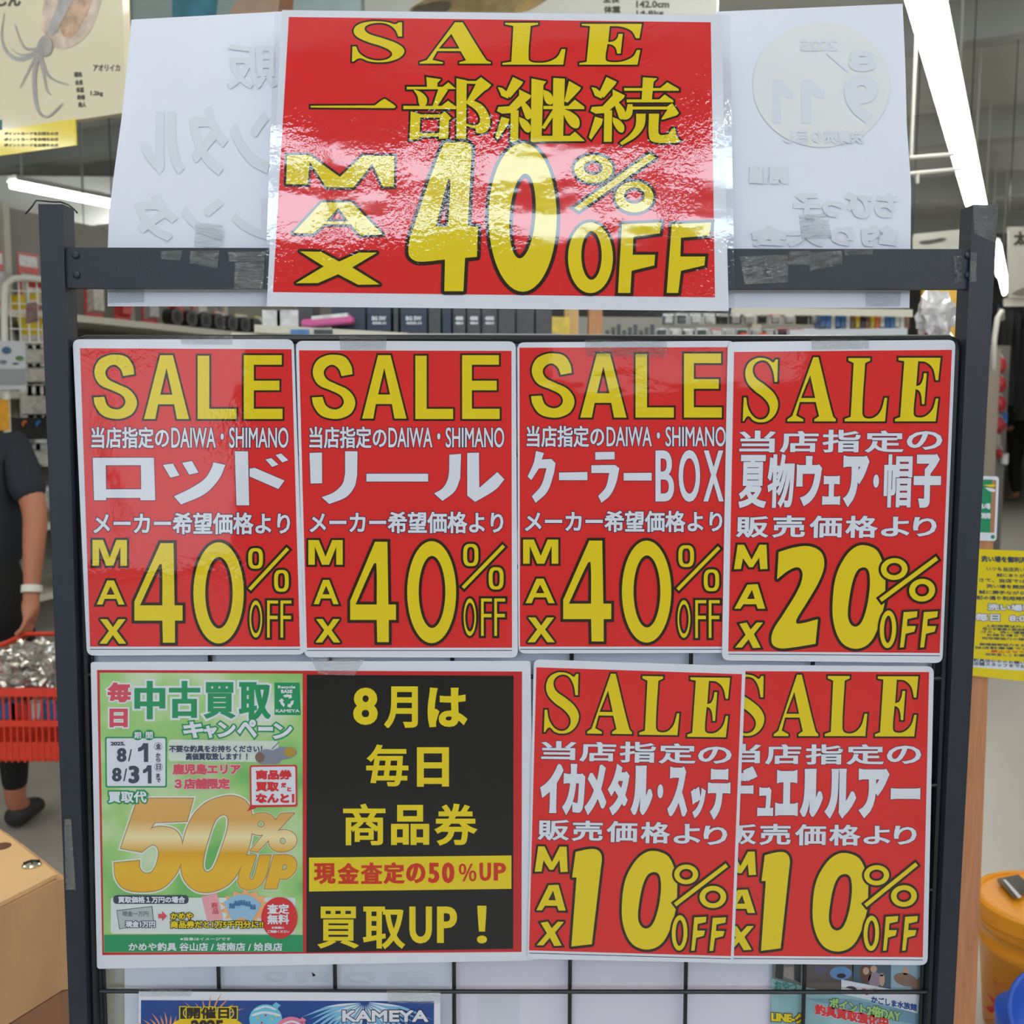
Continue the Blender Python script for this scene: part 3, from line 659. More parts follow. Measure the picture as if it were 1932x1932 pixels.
GOLD = lam('print_gold', (220, 170, 50), goldfn); GRIM = lam('print_gold_rim', (158, 130, 84)); HALO = lam('print_cream_halo', (226, 228, 220))
P.crop(160, 1500, 4.391)
five = shape([[(440,30),(895,30),(845,215),(580,225),(528,300),(560,275,1),(640,262,1),(760,300,1),(808,420,1),(790,580,1),(720,700,1),(620,780,1),(470,800,1),(330,775,1),(260,690,1),(245,565),(450,545),(455,610,1),(500,650,1),(560,635,1),(605,540,1),(610,450,1),(570,410,1),(520,430),(470,470),(300,440)]])
zer = shape([[(1120,20,1),(1240,10,1),(1340,60,1),(1385,180,1),(1370,380,1),(1310,560,1),(1200,730,1),(1050,800,1),(920,790,1),(820,690,1),(798,540,1),(830,330,1),(900,170,1),(1000,70,1)],[(1130,165,1),(1080,210,1),(1020,370,1),(980,540,1),(985,620,1),(1020,640,1),(1070,600,1),(1130,450,1),(1180,300,1),(1190,200,1),(1170,165,1)]])
pc = join(ring(1340,150,1580,330,90,62,rot=-.15), ring(1525,290,1755,470,90,62,rot=-.15), shape([[(1625,155),(1735,150),(1430,470),(1370,462)]]))
up = join(shape([[(1330,500),(1420,500),(1365,665,1),(1375,700,1),(1400,690,1),(1450,500),(1540,500),(1490,690,1),(1420,770,1),(1330,780,1),(1275,740,1),(1280,650)]]),
          shape([[(1565,500),(1690,500,1),(1745,540,1),(1745,620,1),(1680,690,1),(1612,692),(1590,775),(1490,775)],[(1640,575),(1672,580,1),(1672,610,1),(1630,625)]]))
for k_, (nm, sh_) in enumerate((('gold_digit', five), ('gold_digit', zer), ('gold_percent', pc), ('gold_up', up))):
    P.put(nm + '_halo', fat(sh_, 20 if 'digit' in nm else 13), HALO, 2.9 + k_ * .32); P.put(nm + '_rim', fat(sh_, 8), GRIM, 4.2 + k_ * .32); P.put(nm, fat(sh_, 1.0), GOLD, 5.5 + k_ * .2)
P.crop(160, 1500, 4.391)
def bq(x0, y0, x1, y1): return [P.pt(q) for q in ((x0, y0), (x1, y0), (x1, y1), (x0, y1))]
P.quad('white_panel', bq(215,850,1745,1150), PALE, 5, r=5)
P.quad('dark_pill', bq(235,830,860,902), SLATE, 6, r=8)
P.outlined('lettering', fit(text('買取価格１万円の場合', 3), (278,842,828,892)), WHI, None, 0, 2.2, layer=7)
P.put('starburst', shape([[(1330 + (215 if i % 2 else 165) * math.cos(i * PI / 14), 930 + (150 if i % 2 else 115) * math.sin(i * PI / 14)) for i in range(28)]])[:2], lam('print_peach', (232, 170, 120)), 6)
NOTE = lam('print_banknote', (176, 184, 186)); TICK = lam('print_ticket_blue', (146, 186, 216)); TINK = lam('print_ticket_ink', (60, 110, 160))
def poly(name, pts, m, ly): P.put(name, ([Vector(q) for q in pts], [tuple(range(len(pts)))]), m, ly)
poly('banknote_rim', [(262,955),(558,920),(575,1070),(285,1112)], SLATE, 6); poly('banknote', [(267,960),(553,925),(570,1066),(290,1107)], NOTE, 7)
P.outlined('lettering', fit(text('現金一万円', 2), (310,962,525,1005)), SLATE, None, 0, .6, layer=8)
P.outlined('lettering', fit(text('現金1万円', 3), (340,1045,580,1095)), WHI, SLATE, 6, 2.5, layer=8)
poly('arrow', [(608,985),(640,985),(640,962),(682,1003),(640,1045),(640,1022),(608,1022)], PINK, 7)
poly('pink_ticket', [(965,840),(1095,812),(1145,1030),(1015,1045)], lam('print_ticket_pink', (226, 160, 168)), 7)
P.outlined('lettering', fit(text('商', 2), (1050,890,1100,935)), PINK, None, 0, 1, layer=8); P.outlined('lettering', fit(text('品', 2), (1058,940,1106,985)), PINK, None, 0, 1, layer=8)
for k_ in range(5):
    a_ = -.5 + k_ * .27; cx_, cy_ = 1300, 1120
    def rt_(r, t): return (cx_ + r * math.sin(a_) * .72 + t * math.cos(a_), cy_ - r * math.cos(a_) * .95 + t * math.sin(a_))
    poly('blue_ticket', [rt_(110, -42), rt_(310, -48), rt_(310, 48), rt_(110, 42)], TICK, 7 + k_ * .4)
    P.outlined('lettering', fit(text('商品', 2), (rt_(235, 0)[0] - 22, rt_(235, 0)[1] - 26, rt_(235, 0)[0] + 22, rt_(235, 0)[1] + 14)), TINK, None, 0, 2, layer=9.2)
for s_, b_ in (('かめや', (712,975,895,1030)), ('商品券だと1万5千円分に!!', (710,1042,1478,1102))):
    P.outlined('lettering', fit(text(s_, 3), b_, (2, 2)), YEL, INK, 6, 2.5, layer=10)
P.put('red_disc', shape([ell(1612,1018,150,172)])[:2], RD2, 9)
for s_, b_, pen in (('査定', (1515,905,1690,982), 3), ('無料', (1515,992,1690,1068), 3), ('お気軽に', (1548,1090,1650,1108), .8), ('ご相談ください', (1515,1120,1695,1142), .8)):
    P.outlined('lettering', fit(text(s_, 2), b_), WHI, None, 0, pen, layer=10)
P.quad('green_strip', bq(160,1160,1808,1300), DG, 6)
P.outlined('lettering', fit(text('※画像はイメージです', 2), (790,1180,1210,1205)), PALE, None, 0, .8, layer=7)
P.outlined('lettering', fit(text('かめや釣具 谷山店 / 城南店 / 姶良店', 2), (365,1225,1635,1290)), WHI, None, 0, 2.0, layer=7)
# ------------------------------------------------------------------ display rack
fl = 0.0
top = PL(95, 385, 0)
rk = root('display_rack', Vector((0, 0.01, 0)), 'black steel display rack with square posts, flat crossbar and wire grid', 'rack')
def down(x0, y0, x1, y1, z):                # follow a pixel line from its top down to height z on the plane y=0
    a, b = PL(x0, y0, 0), PL(x1, y1, 0); t = (z - a.z) / (b.z - a.z); return a + (b - a) * t
for (l0, l1, r0, r1) in (((72, 385), (131, 1932), (118, 385), (165, 1932)), ((1835, 388), (1766, 1932), (1883, 385), (1799, 1932))):
    f = [down(*l0, *l1, 0), down(*r0, *r1, 0), PL(*r0, 0), PL(*l0, 0)]
    zt = (f[2].z + f[3].z) / 2; f[2].z = f[3].z = zt
    MB().hexa(f, [p + Vector((0, .026, 0)) for p in f]).build('post', STEEL, rk)
    c_ = (f[0] + f[1]) / 2 + Vector((0, .013, 0))
    MB().box(c_ + Vector((0, 0, .012)), (.05, .42, .024), bev=.004).build('foot', STEEL, rk)
f = [PL(119, 543, .004), PL(1832, 545, .004), PL(1832, 470, .004), PL(119, 467, .004)]
MB().hexa(f, [p + Vector((0, .012, 0)) for p in f]).build('crossbar', STEEL, rk)
for px, py in ((143, 482), (145, 519), (1826, 482), (1826, 520)):
    q = PL(px, py, .004)
    MB().lathe(q + Vector((0, -.0005, 0)), [(.0032, 0), (.0032, .0014), (.002, .0022), (0, .0024)], 12, Matrix.Rotation(PI / 2, 3, 'X')).build('bolt', STEEL, rk)
# grid panel: round frame, upright and level wires
yg = .014
def wire(a, b, r, nm): MB().tube([a, b], r, 8).build(nm, DARKST, rk)
TLg, TRg = PL(146, 640, yg), PL(1806, 640, yg)
def gx(px, py, z):
    a = PL(px, py, yg); a.z = z; return a
fr = [gx(188, 1868, .25) + Vector((-.012, 0, 0)), PL(146, 660, yg), PL(150, 645, yg), PL(162, 640, yg), PL(1790, 640, yg), PL(1802, 645, yg), PL(1806, 660, yg), gx(1762, 1868, .25)]
MB().tube(fr, .0042, 8).build('grid_frame', DARKST, rk)
MB().hexa([gx(192, 1868, .25) + Vector((-.022, .002, 0)), gx(192, 1868, .25) + Vector((-.004, .002, 0)), PL(146, 660, .016), PL(134, 660, .016)], [p + Vector((0, .01, 0)) for p in [gx(192, 1868, .25) + Vector((-.022, .002, 0)), gx(192, 1868, .25) + Vector((-.004, .002, 0)), PL(146, 660, .016), PL(134, 660, .016)]]).build('side_rail', STEEL, rk)
MB().hexa([gx(1748, 1868, .25), gx(1772, 1868, .25), PL(1822, 660, .016), PL(1800, 660, .016)], [p + Vector((0, .01, 0)) for p in [gx(1748, 1868, .25), gx(1772, 1868, .25), PL(1822, 660, .016), PL(1800, 660, .016)]]).build('side_rail', STEEL, rk)
for px in (198, 414, 633, 857, 1075, 1293, 1516, 1738):
    b_ = PL(px, 1900, yg + .004); dx = (px - 966) * .075 * (1250) / 1930 / 1.0
    t_ = PL(966 + (px - 966) * 1.062, 642, yg + .004)
    d = (b_ - t_) / (t_.z - b_.z); bb = b_ + d * (b_.z - .25)
    wire(t_, bb, .0021, 'grid_upright')
zz = [PL(900, 1868, yg).z - (i - 6) * ((PL(900, 640, yg).z - PL(900, 1868, yg).z) / 6) for i in range(11)]
for i, z in enumerate(zz):
    if z < .25 or i == 0: continue
    wire(Vector((PL(190, 1865, yg).x, yg - .001, z)), Vector((PL(1748, 1872, yg).x, yg - .001, z - .002)), .0022, 'grid_level_wire')
# ------------------------------------------------------------------ loose sheets
def sheet(name, rows, y, m, label, cat, group=None, bend=None, n=14, cols=8, mats=None):
    """rows: (x_left, x_right, y_left, y_right) in photo px from top to bottom; bend(u,v) metres of curl"""
    V = []; F_ = []; R = []
    for j in range(n + 1):
        t = j / n * (len(rows) - 1); i = min(int(t), len(rows) - 2); u = t - i
        R.append([rows[i][k] * (1 - u) + rows[i + 1][k] * u for k in range(4)])
    for j, r in enumerate(R):
        for i in range(cols + 1):
            u = i / cols; yy = r[2] + (r[3] - r[2]) * u; V.append(PL(r[0] + (r[1] - r[0]) * u, yy, y + (BENDF(yy) if bend else 0)))
    k = cols + 1; n1 = len(V)
    for j in range(n):
        for i in range(cols):
            a = j * k + i; F_.append((a, a + k, a + k + 1, a + 1))
    V += [v + Vector((0, .0003, 0)) for v in V]; F_ += [tuple(i + n1 for i in f[::-1]) for f in F_]
    rt = root(name, Vector((sum(v.x for v in V) / len(V), y, min(v.z for v in V))), label, cat, group)
    mesh('paper', V, F_, m, rt, smooth=True); return rt
BENDF = lambda py: .010 * max(0.0, min(1.0, 1 - (py - 20) / 558)) ** 2
BACK = 'blank backs of paper sheets behind the rack'
def ghost(rt, y, items, col, k=0, name='show_through'):
    m = mat(col[0], col[1], rough=.7)
    for s_, b_, pen in items:
        P_ = Print(rt, y, k); P_.yf = BENDF if y < .02 else None; P_.outlined(name, fit(text(s_, 3), b_, mirror=True), m, None, 0, pen, layer=0)
rt = sheet('paper_sheet', [(248,560,37,20),(240,560,120,120),(229,560,225,225),(216,560,320,320),(206,560,400,400),(203,560,470,470),(203,560,578,578)], .018, PAPER,
           'plain white sheet back sticking up behind the left half of the crossbar', 'paper', BACK, True, n=36)
ghost(rt, .0174, [('販', (430,85,520,165), 2)], ('faint_show_through', (219, 223, 235)), 0)
rt2 = rt
ghost(rt2, .0174, [('ンタル', (270,205,505,325), 4), ('レンタ', (258,372,505,450), 4)], ('faint_show_through', (219, 223, 235)))
rt = sheet('paper_sheet', [(1350,1703,22,7),(1350,1708,120,120),(1350,1711,240,240),(1350,1719,350,350),(1350,1718,470,470),(1350,1716,581,581)], .018, PAPER,
           'plain white sheet back sticking up behind the right half of the crossbar', 'paper', BACK, True, n=36)
m_ = mat('faint_cream_show_through', (229, 230, 234), rough=.7); gp = Print(rt, .0174); gp.yf = BENDF; gp.put('show_through', shape([ell(1550, 160, 130, 118)])[:2], m_, 0)
ghost(rt, .0170, [('8', (1605,98,1650,132), 3), ('9', (1597,145,1652,225), 5), ('2025', (1510,75,1580,95), 1), ('／', (1560,100,1600,135), 1), ('決算売り尽し', (1478,246,1630,270), 1), ('ちびっ子', (1500,365,1690,410), 3), ('釣り大会', (1420,428,1690,462), 3), ('開催', (1415,315,1485,345), 2)], ('faint_show_through', (219, 223, 235)))
for b_ in ((1458,150,1496,232), (1512,150,1556,232)):
    gp.put('show_through', fit(shape([[(52,0),(100,0),(100,100),(58,100),(58,32),(30,42),(0,45),(0,26),(35,16)]]), b_, mirror=True)[:2], mat('faint_show_through', (219, 223, 235)), 2)
# white strip standing just behind the top of the grid
def sheetq(name, x0, y0, x1, y1, y, m, label, bx=0):
    return sheet(name, [(x0,x1,y0,y0),(x0 + bx,x1 + bx,y1,y1)], y, m, label, 'paper', BACK, n=2, cols=2)
rt = sheet('paper_sheet', [(300,1055,632,630),(330,1040,1000,1000)], .024, PAPER, 'white sheet behind the upper grid row, thin top edge showing above it', 'paper', BACK, n=2, cols=2)
PAP2 = mat('white_paper_lilac_back', (226, 220, 238), rough=.7, var=.02, vscale=5); CREAM = mat('aged_cream_board', (196, 194, 180), rough=.7)
rt = sheetq('paper_sheet', 150, 1000, 560, 1620, .025, PAPER, 'white sheet behind the grid, glimpsed between the two poster rows at far left')
rt = sheetq('backing_board', 196, 1810, 330, 2300, .034, CREAM, 'cream backing board edge behind the grid at lower left'); rt['category'] = 'board'; del rt['group']
rt = sheetq('paper_sheet', 235, 1700, 853, 2260, .026, PAPER, 'pale sheet back under the buyback poster, behind the fireworks poster')
ghost(rt, .0256, [('釣り', (500,1832,620,1852), 2), ('祭り', (650,1834,820,1856), 2)], ('faint_show_through', (219, 223, 235)))
rt = sheetq('paper_sheet', 853, 1700, 1078, 2260, .0275, PAP2, 'lilac-tinted sheet back behind the lower grid, middle of the rack')
Print(rt, .0273).quad('pale_patch', [(901,1876),(980,1876),(980,2200),(901,2200)], mat('faint_blue_patch', (212, 214, 226), rough=.7), 0)
rt = sheetq('paper_sheet', 1072, 1700, 1459, 2260, .0285, PAP2, 'lilac-tinted sheet back behind the grid, left of the photo collage poster')
rt = sheetq('paper_sheet', 560, 1100, 1390, 1700, .0265, PAPER, 'white sheet behind the grid, glimpsed between the poster rows at centre')
rt = sheetq('paper_sheet', 1385, 1120, 1762, 1700, .027, PAPER, 'white sheet behind the grid, glimpsed between the poster rows at right')
# fireworks poster
yk = .0085
rt = root('fireworks_poster', PL(545, 2250, yk), 'deep blue fireworks poster with yellow sun, water balloons and shop name, bottom left', 'poster')
P = Print(rt, yk)
P.quad('laminated_sheet', [(262,1871),(831,1874),(828,2290),(258,2290)], WHI, 0, thick=.0006)
BLU = lam('print_royal_blue', (22, 66, 140)); P.quad('blue_panel', [(266,1887),(819,1889),(816,2270),(264,2270)], BLU, 1)
P.crop(150, 1780, 2.576)
P.put('yellow_sun', shape([ell(622, 470, 215, 130, 40)])[:2], lam('print_sun_yellow', (232, 196, 24)), 3)
def streaks(cx, cy, r0, r1, a0, a1, n, ws, m, bend_=.25):
    shs = []
    for i in range(n):
        a = a0 + (a1 - a0) * i / (n - 1); r = r1 * (.8 + .3 * random.random())
        def q(rr, o): return (cx + rr * math.cos(a + bend_ * rr / r1) - o * math.sin(a), cy + rr * math.sin(a + bend_ * rr / r1) * .8 + o * math.cos(a), 1)
        shs.append(shape([[q(r0, -ws * .3)[:2], q((r0 + r) / 2, -ws), q(r, 0)[:2], q((r0 + r) / 2, ws)]]))
    return join(*shs)
OR = lam('print_firework_orange', (226, 146, 96)); LB = lam('print_firework_blue', (126, 186, 222))
P.put('firework', streaks(420, 470, 70, 190, -3.0, -.9, 13, 4, OR, -.2)[:2], OR, 2)
P.put('firework', streaks(640, 380, 40, 170, -2.6, -.4, 9, 4, OR, .2)[:2], OR, 2)
P.put('firework', streaks(1385, 285, 20, 330, .05, 1.25, 12, 7, LB, .25)[:2], LB, 2)
P.put('firework', streaks(1385, 285, 20, 330, PI - 1.25, PI - .05, 12, 7, LB, -.25)[:2], LB, 2)
P.put('firework_spark', streaks(1385, 285, 20, 200, .15, PI - .15, 12, 5, WHI, .0)[:2], WHI, 3)
WB = lam('print_balloon_blue', (110, 190, 220)); WPk = lam('print_balloon_pink', (224, 124, 160))
P.put('water_balloon', shape([ell(905,368,80,72)])[:2], WB, 4); P.put('balloon_knot', shape([[(938,300),(955,285),(978,300),(962,318),(942,318)]])[:2], WB, 4)
P.put('balloon_stripe', join(shape([[(838,345,1),(900,330,1),(975,345,1),(975,354,1),(900,340,1),(838,354,1)]]), shape([[(850,320,1),(905,303,1),(955,318,1),(955,325,1),(905,311,1),(850,327,1)]]))[:2], WHI, 5)
for dx, dy, cc in ((868,362,YEL),(905,350,RD2),(935,368,YEL),(885,385,RD2),(955,352,YEL)): P.put('balloon_dot', shape([ell(dx, dy, 5, 5, 12)])[:2], cc, 6)
P.put('water_balloon', shape([ell(1030,440,85,84)])[:2], WPk, 5); P.put('balloon_knot', shape([[(1068,372),(1082,358),(1102,372),(1088,390),(1070,388)]])[:2], WPk, 5)
P.put('balloon_stripe', shape([[(955,410,1),(1030,375,1),(1100,405,1),(1100,413,1),(1030,384,1),(955,418,1)]])[:2], WHI, 6)
P.outlined('lettering', fit(text('【開催日】', 3), (492,312,762,364)), INK, YEL, 5, 2.6, layer=5)
P.outlined('lettering', fit(text('2025', 4), (545,376,695,430)), INK, None, 0, 4, layer=5)
P.outlined('lettering', fit(text('KAMEYA', 4), (1280,328,1692,378)), WHI, NAVY, 4, 3.2, layer=5)
# photo collage poster behind the grid
yc = .0235
rt = root('photo_collage_poster', PL(1595, 2250, yc), 'poster with a collage of small angler photos and slanted lettering behind the grid, bottom right', 'poster')
P = Print(rt, yc)
AQ = mat('print_matte_aqua', (140, 180, 190), rough=.5, coat=.3, var=.15, vscale=25)
P.quad('poster_sheet', [(1457,1700),(1741,1700),(1728,2290),(1452,2290)], AQ, 0, thick=.0005)
P.crop(1400, 1780, 4.83)
def pm(c, n): return mat(n, c, rough=.45, coat=.4)
def pp(name, pts, m, ly): P.put(name, ([Vector(q) for q in pts], [tuple(range(len(pts)))]), m, ly)
pp('photo_panel', [(275,60),(545,60),(540,385),(275,320)], pm((108,110,106),'photo_grey_green'), 1)
pp('trouser_leg', [(320,60),(385,60),(372,330),(300,310)], pm((40,44,48),'photo_dark'), 2); pp('trouser_leg', [(470,60),(530,60),(530,360),(480,330)], pm((52,48,52),'photo_dark_2'), 2)
pp('pale_step', [(385,215),(470,215),(470,340),(380,300)], pm((150,140,136),'photo_step'), 2)
pp('photo_panel', [(560,60),(1020,60),(1010,390),(905,330),(905,460),(585,400)], pm((92,84,82),'photo_brown_grey'), 1)
pp('photo_panel', [(1000,60),(1360,60),(1355,440),(1010,350)], pm((68,92,110),'photo_sea'), 1)
pp('photo_panel', [(1355,60),(1625,60),(1612,465),(1355,420)], pm((150,180,200),'photo_sky'), 1)
SK = pm((196,160,140),'photo_skin'); HR = pm((96,66,52),'photo_hair'); LIL = pm((150,130,150),'photo_lilac'); BLS = pm((96,140,196),'photo_blue_shirt'); FISH = pm((140,112,98),'photo_fish')
P.put('angler_shirt', shape([ell(900,270,100,60)])[:2], BLS, 2); P.put('angler_bag', shape([ell(905,295,42,22)])[:2], pm((30,30,40),'photo_black'), 3); P.put('angler_shirt', shape([ell(720,240,60,35)])[:2], pm((90,84,120),'photo_violet'), 2)
P.put('angler_hair', shape([ell(1125,270,52,92)])[:2], HR, 2); P.put('angler_face', shape([ell(1130,250,28,34)])[:2], SK, 3)
P.put('angler_top', shape([ell(1210,330,60,70)])[:2], LIL, 2); P.put('angler_face', shape([ell(1200,232,30,32)])[:2], SK, 3); P.put('angler_arm', join(shape([ell(1275,330,25,60)]), shape([[(1252,265),(1262,300),(1285,300),(1292,262),(1280,285),(1268,285)]]))[:2], SK, 3)
P.put('held_fish', shape([ell(1490,330,110,58,rot=.25)])[:2], FISH, 2); P.put('angler_face', shape([ell(1490,250,30,38)])[:2], SK, 2); P.put('held_fish_tail', shape([[(1540,400),(1620,300),(1615,440),(1570,465)]])[:2], FISH, 3)
pp('white_ribbon', [(905,328),(1620,470),(1600,640),(1180,520),(905,460)], WHI, 4)
P.put('logo_swoosh', shape([[(940,402),(980,390,1),(1030,400,1),(1062,438),(1010,420,1)]])[:2], NAVY, 5); P.put('logo_swirl', shape([[(1085,430,1),(1105,412,1),(1140,425,1),(1150,465,1),(1125,470),(1125,445,1),(1105,435,1)]])[:2], RD2, 5)
P.rot = .19
P.outlined('lettering', fit(text('いおワールド', 2), (1175,420,1335,448)), SLATE, None, 0, .8, layer=5)
P.outlined('lettering', fit(text('かごしま水族館', 3), (1180,522,1590,582)), BLU, None, 0, 2.6, layer=5)
pp('blue_ribbon', [(585,505),(1480,720),(1600,740),(1600,640),(1000,510)], pm((110,150,176),'print_haze_blue'), 3)
P.outlined('lettering', fit(text('ポイント2倍DAY', 3), (800,545,1440,640)), lam('print_lime', (150,196,110)), SLATE, 5, 5, layer=5)
P.outlined('lettering', fit(text('釣具買取強化中', 3), (670,610,1330,700)), RD2, WHI, 4, 6, layer=5)
P.rot = .08
P.outlined('lettering', fit(text('LINE-ク', 3), (272,640,560,720)), YEL, INK, 6, 6, layer=5)
P.outlined('lettering', fit(text('おやつ', 3), (300,350,500,430)), lam('print_teal', (60,130,120)), None, 0, 3, layer=5)
# ------------------------------------------------------------------ clear tape
TAPE = bpy.data.materials.new('clear_tape_film'); TAPE.use_nodes = True
N, L = nt(TAPE)
geo = N.new('ShaderNodeNewGeometry'); mp = N.new('ShaderNodeMapping'); mp.inputs['Scale'].default_value = (1, 1, 4); mp.inputs['Rotation'].default_value = (0, .2, 0); L.new(geo.outputs['Position'], mp.inputs[0])
n = N.new('ShaderNodeTexNoise'); n.inputs['Scale'].default_value = 110; n.inputs['Detail'].default_value = 3; L.new(mp.outputs[0], n.inputs['Vector'])
bp = N.new('ShaderNodeBump'); bp.inputs['Strength'].default_value = 1; bp.inputs['Distance'].default_value = .010; L.new(n.outputs['Fac'], bp.inputs['Height']); clear_film(TAPE, .11, .07, bp.outputs[0])
def tape(c, y, label, zig=None):
    """c: TL TR BR BL px; zig = index of the torn (saw-toothed) side"""
    P_ = []
    for i in range(4):
        a, b_ = Vector(c[i]), Vector(c[(i + 1) % 4])
        if zig == i:
            n_ = max(4, int((b_ - a).length / 4)); nn = Vector((-(b_ - a).y, (b_ - a).x)).normalized()
            P_ += [a + (b_ - a) * (k / n_) + nn * (1.6 if k % 2 else 0) for k in range(n_)]
        else: P_.append(a)
    V = [PL(p.x, p.y, y) for p in P_]; n_ = len(V)
    V += [v + Vector((0, .0002, 0)) for v in V]
    o = mesh('clear_tape', V, [tuple(range(n_)), tuple(range(n_, 2 * n_))[::-1]] + [(i, i + n_, (i + 1) % n_ + n_, (i + 1) % n_) for i in range(n_)], TAPE)
    tag(o, label, 'tape', 'pieces of clear tape on the rack'); return o
tape([(368,420),(420,423),(420,470),(366,465)], .0155, 'crinkled clear tape holding the left white sheet above the crossbar')
tape([(360,474),(414,472),(410,508),(357,497)], .0035, 'clear tape piece on the crossbar under the left white sheet', 2)
tape([(303,474),(345,472),(340,491),(304,489)], .0035, 'small clear tape piece on the crossbar, leftmost')
tape([(430,474),(500,474),(500,492),(432,494)], .0035, 'clear tape on the crossbar left of the big sign, upper piece', 0)
tape([(441,495),(499,492),(497,545),(441,545)], .0033, 'clear tape on the crossbar left of the big sign, square piece', 3)
tape([(204,545),(272,545),(272,570),(204,572)], .0158, 'clear tape on the bottom strip of the left white sheet')
tape([(1395,483),(1488,480),(1488,532),(1405,537)], .0035, 'wide clear tape on the crossbar right of the big sign', 1)
tape([(1488,474),(1530,473),(1526,500),(1488,500)], .0033, 'clear tape on the crossbar, second from the big sign')
tape([(1525,476),(1590,473),(1588,500),(1527,512)], .0031, 'clear tape on the crossbar, third from the big sign', 2)
tape([(1593,471),(1648,471),(1647,481),(1594,482)], .0035, 'narrow clear tape strip at the crossbar top edge, right', 2)
tape([(1507,405),(1560,400),(1570,450),(1512,452)], .0155, 'crinkled clear tape on the right white sheet above the crossbar', 0)
tape([(1632,551),(1700,551),(1698,578),(1634,578)], .0158, 'clear tape on the bottom strip of the right white sheet')
tape([(1798,482),(1815,482),(1815,535),(1800,534)], .0032, 'clear tape at the joint of crossbar and right post', 3)
tape([(1836,385),(1884,384),(1878,458),(1838,440)], -.0006, 'clear tape wrapped over the top of the right post')
tape([(1831,476),(1843,476),(1842,532),(1829,532)], -.0006, 'thin clear tape strip on the right post beside the crossbar', 3)
tape([(121,1545),(134,1545),(143,1680),(124,1680)], -.0006, 'long clear tape strip low on the left post', 2)
tape([(1103,640),(1258,643),(1258,674),(1106,671)], .0068, 'clear tape over the top edge of the cooler poster')
tape([(640,633),(730,633),(728,660),(642,660)], .0072, 'clear tape over the top edge of the reel poster')
tape([(340,633),(440,633),(438,650),(342,650)], .0072, 'clear tape over the top edge of the rod poster')
tape([(585,1240),(690,1242),(668,1275),(600,1272)], .0062, 'clear tape over the top edge of the buyback poster')
tape([(262,1866),(362,1867),(360,1880),(264,1880)], .0068, 'clear tape on the top left corner of the fireworks poster')
tape([(730,1868),(832,1870),(830,1894),(732,1892)], .0068, 'clear tape on the top right corner of the fireworks poster')
tape([(1530,640),(1640,640),(1640,658),(1532,660)], .0052, 'clear tape over the top edge of the summer wear poster')
# zip tie over the left post
zt = MB().tube([PL(48,404,-.001), PL(60,390,-.003), PL(68,378,-.002), PL(80,379,.003), PL(100,381,.01), PL(115,381,.012), PL(130,387,.006), PL(140,395,.002), PL(146,402,.0)], .0008, 6)
o = zt.build('twist_tie', mat('black_plastic', (30, 30, 34), rough=.4), smooth=True); tag(o, 'thin bent black wire tie lying over the top of the left post', 'wire')
# ------------------------------------------------------------------ the hall
AZ = math.radians(26)
A = Vector((math.sin(AZ), math.cos(AZ), 0)); B = Vector((-math.cos(AZ), math.sin(AZ), 0)); UP = Vector((0, 0, 1))
FLOOR = mat('floor_vinyl_grey', (176, 171, 162), rough=.32, var=.05, vscale=2.5, bump=.05, bscale=40)
CEIL = mat('ceiling_deck_grey', (205, 207, 202), rough=.8, var=.05, vscale=3)
WALLM = mat('wall_paint_grey', (176, 176, 172), rough=.8, var=.04, vscale=1.5)
BEAM = mat('ceiling_beam_grey', (182, 184, 180), rough=.7)
X0, X1, Y0, Y1, ZC = -11.0, 15.0, -8.0, 24.0, 4.3
struct(MB().box(((X0+X1)/2, (Y0+Y1)/2, -.05), (X1-X0, Y1-Y0, .1)).build('floor', FLOOR))
struct(MB().box(((X0+X1)/2, (Y0+Y1)/2, ZC+.05), (X1-X0, Y1-Y0, .1)).build('ceiling', CEIL))
struct(MB().box((X0-.05, (Y0+Y1)/2, ZC/2), (.1, Y1-Y0, ZC)).build('wall_left', WALLM))
struct(MB().box((X1+.05, (Y0+Y1)/2, ZC/2), (.1, Y1-Y0, ZC)).build('wall_right', WALLM))
struct(MB().box(((X0+X1)/2, Y1+.05, ZC/2), (X1-X0, .1, ZC)).build('wall_back', WALLM))
# entrance wall behind the camera with a wide glazed front
m = MB(); m.box(((X0-4.2)/2, Y0-.05, ZC/2), (-4.2-X0, .1, ZC)); m.box(((X1+4.2)/2, Y0-.05, ZC/2), (X1-4.2, .1, ZC)); m.box((0, Y0-.05, (ZC+3.74)/2), (8.4, .1, ZC-3.74)); m.box((0, Y0-.05, 1.44), (8.4, .1, 2.88))
struct(m.build('wall_front', WALLM))
m = MB()
for x in (-4.2, -1.4, 1.4, 4.2): m.box((x, Y0-.03, 3.31), (.06, .06, .86))
for z in (2.88, 3.31, 3.74): m.box((0, Y0-.03, z), (8.4, .06, .09))
struct(m.build('window_1', mat('window_aluminium', (170, 172, 176), rough=.4, metal=.6)))
for z in (3.09, 3.53):
    pl = bpy.data.lights.new('daylight', 'AREA'); pl.shape = 'RECTANGLE'; pl.size = 8.2; pl.size_y = .24; pl.energy = 86; pl.color = (.70, .86, 1.0)
    o = bpy.data.objects.new('daylight', pl); COL.objects.link(o); o.location = (0, Y0-.09, z); o.rotation_euler = (math.radians(90), 0, 0)
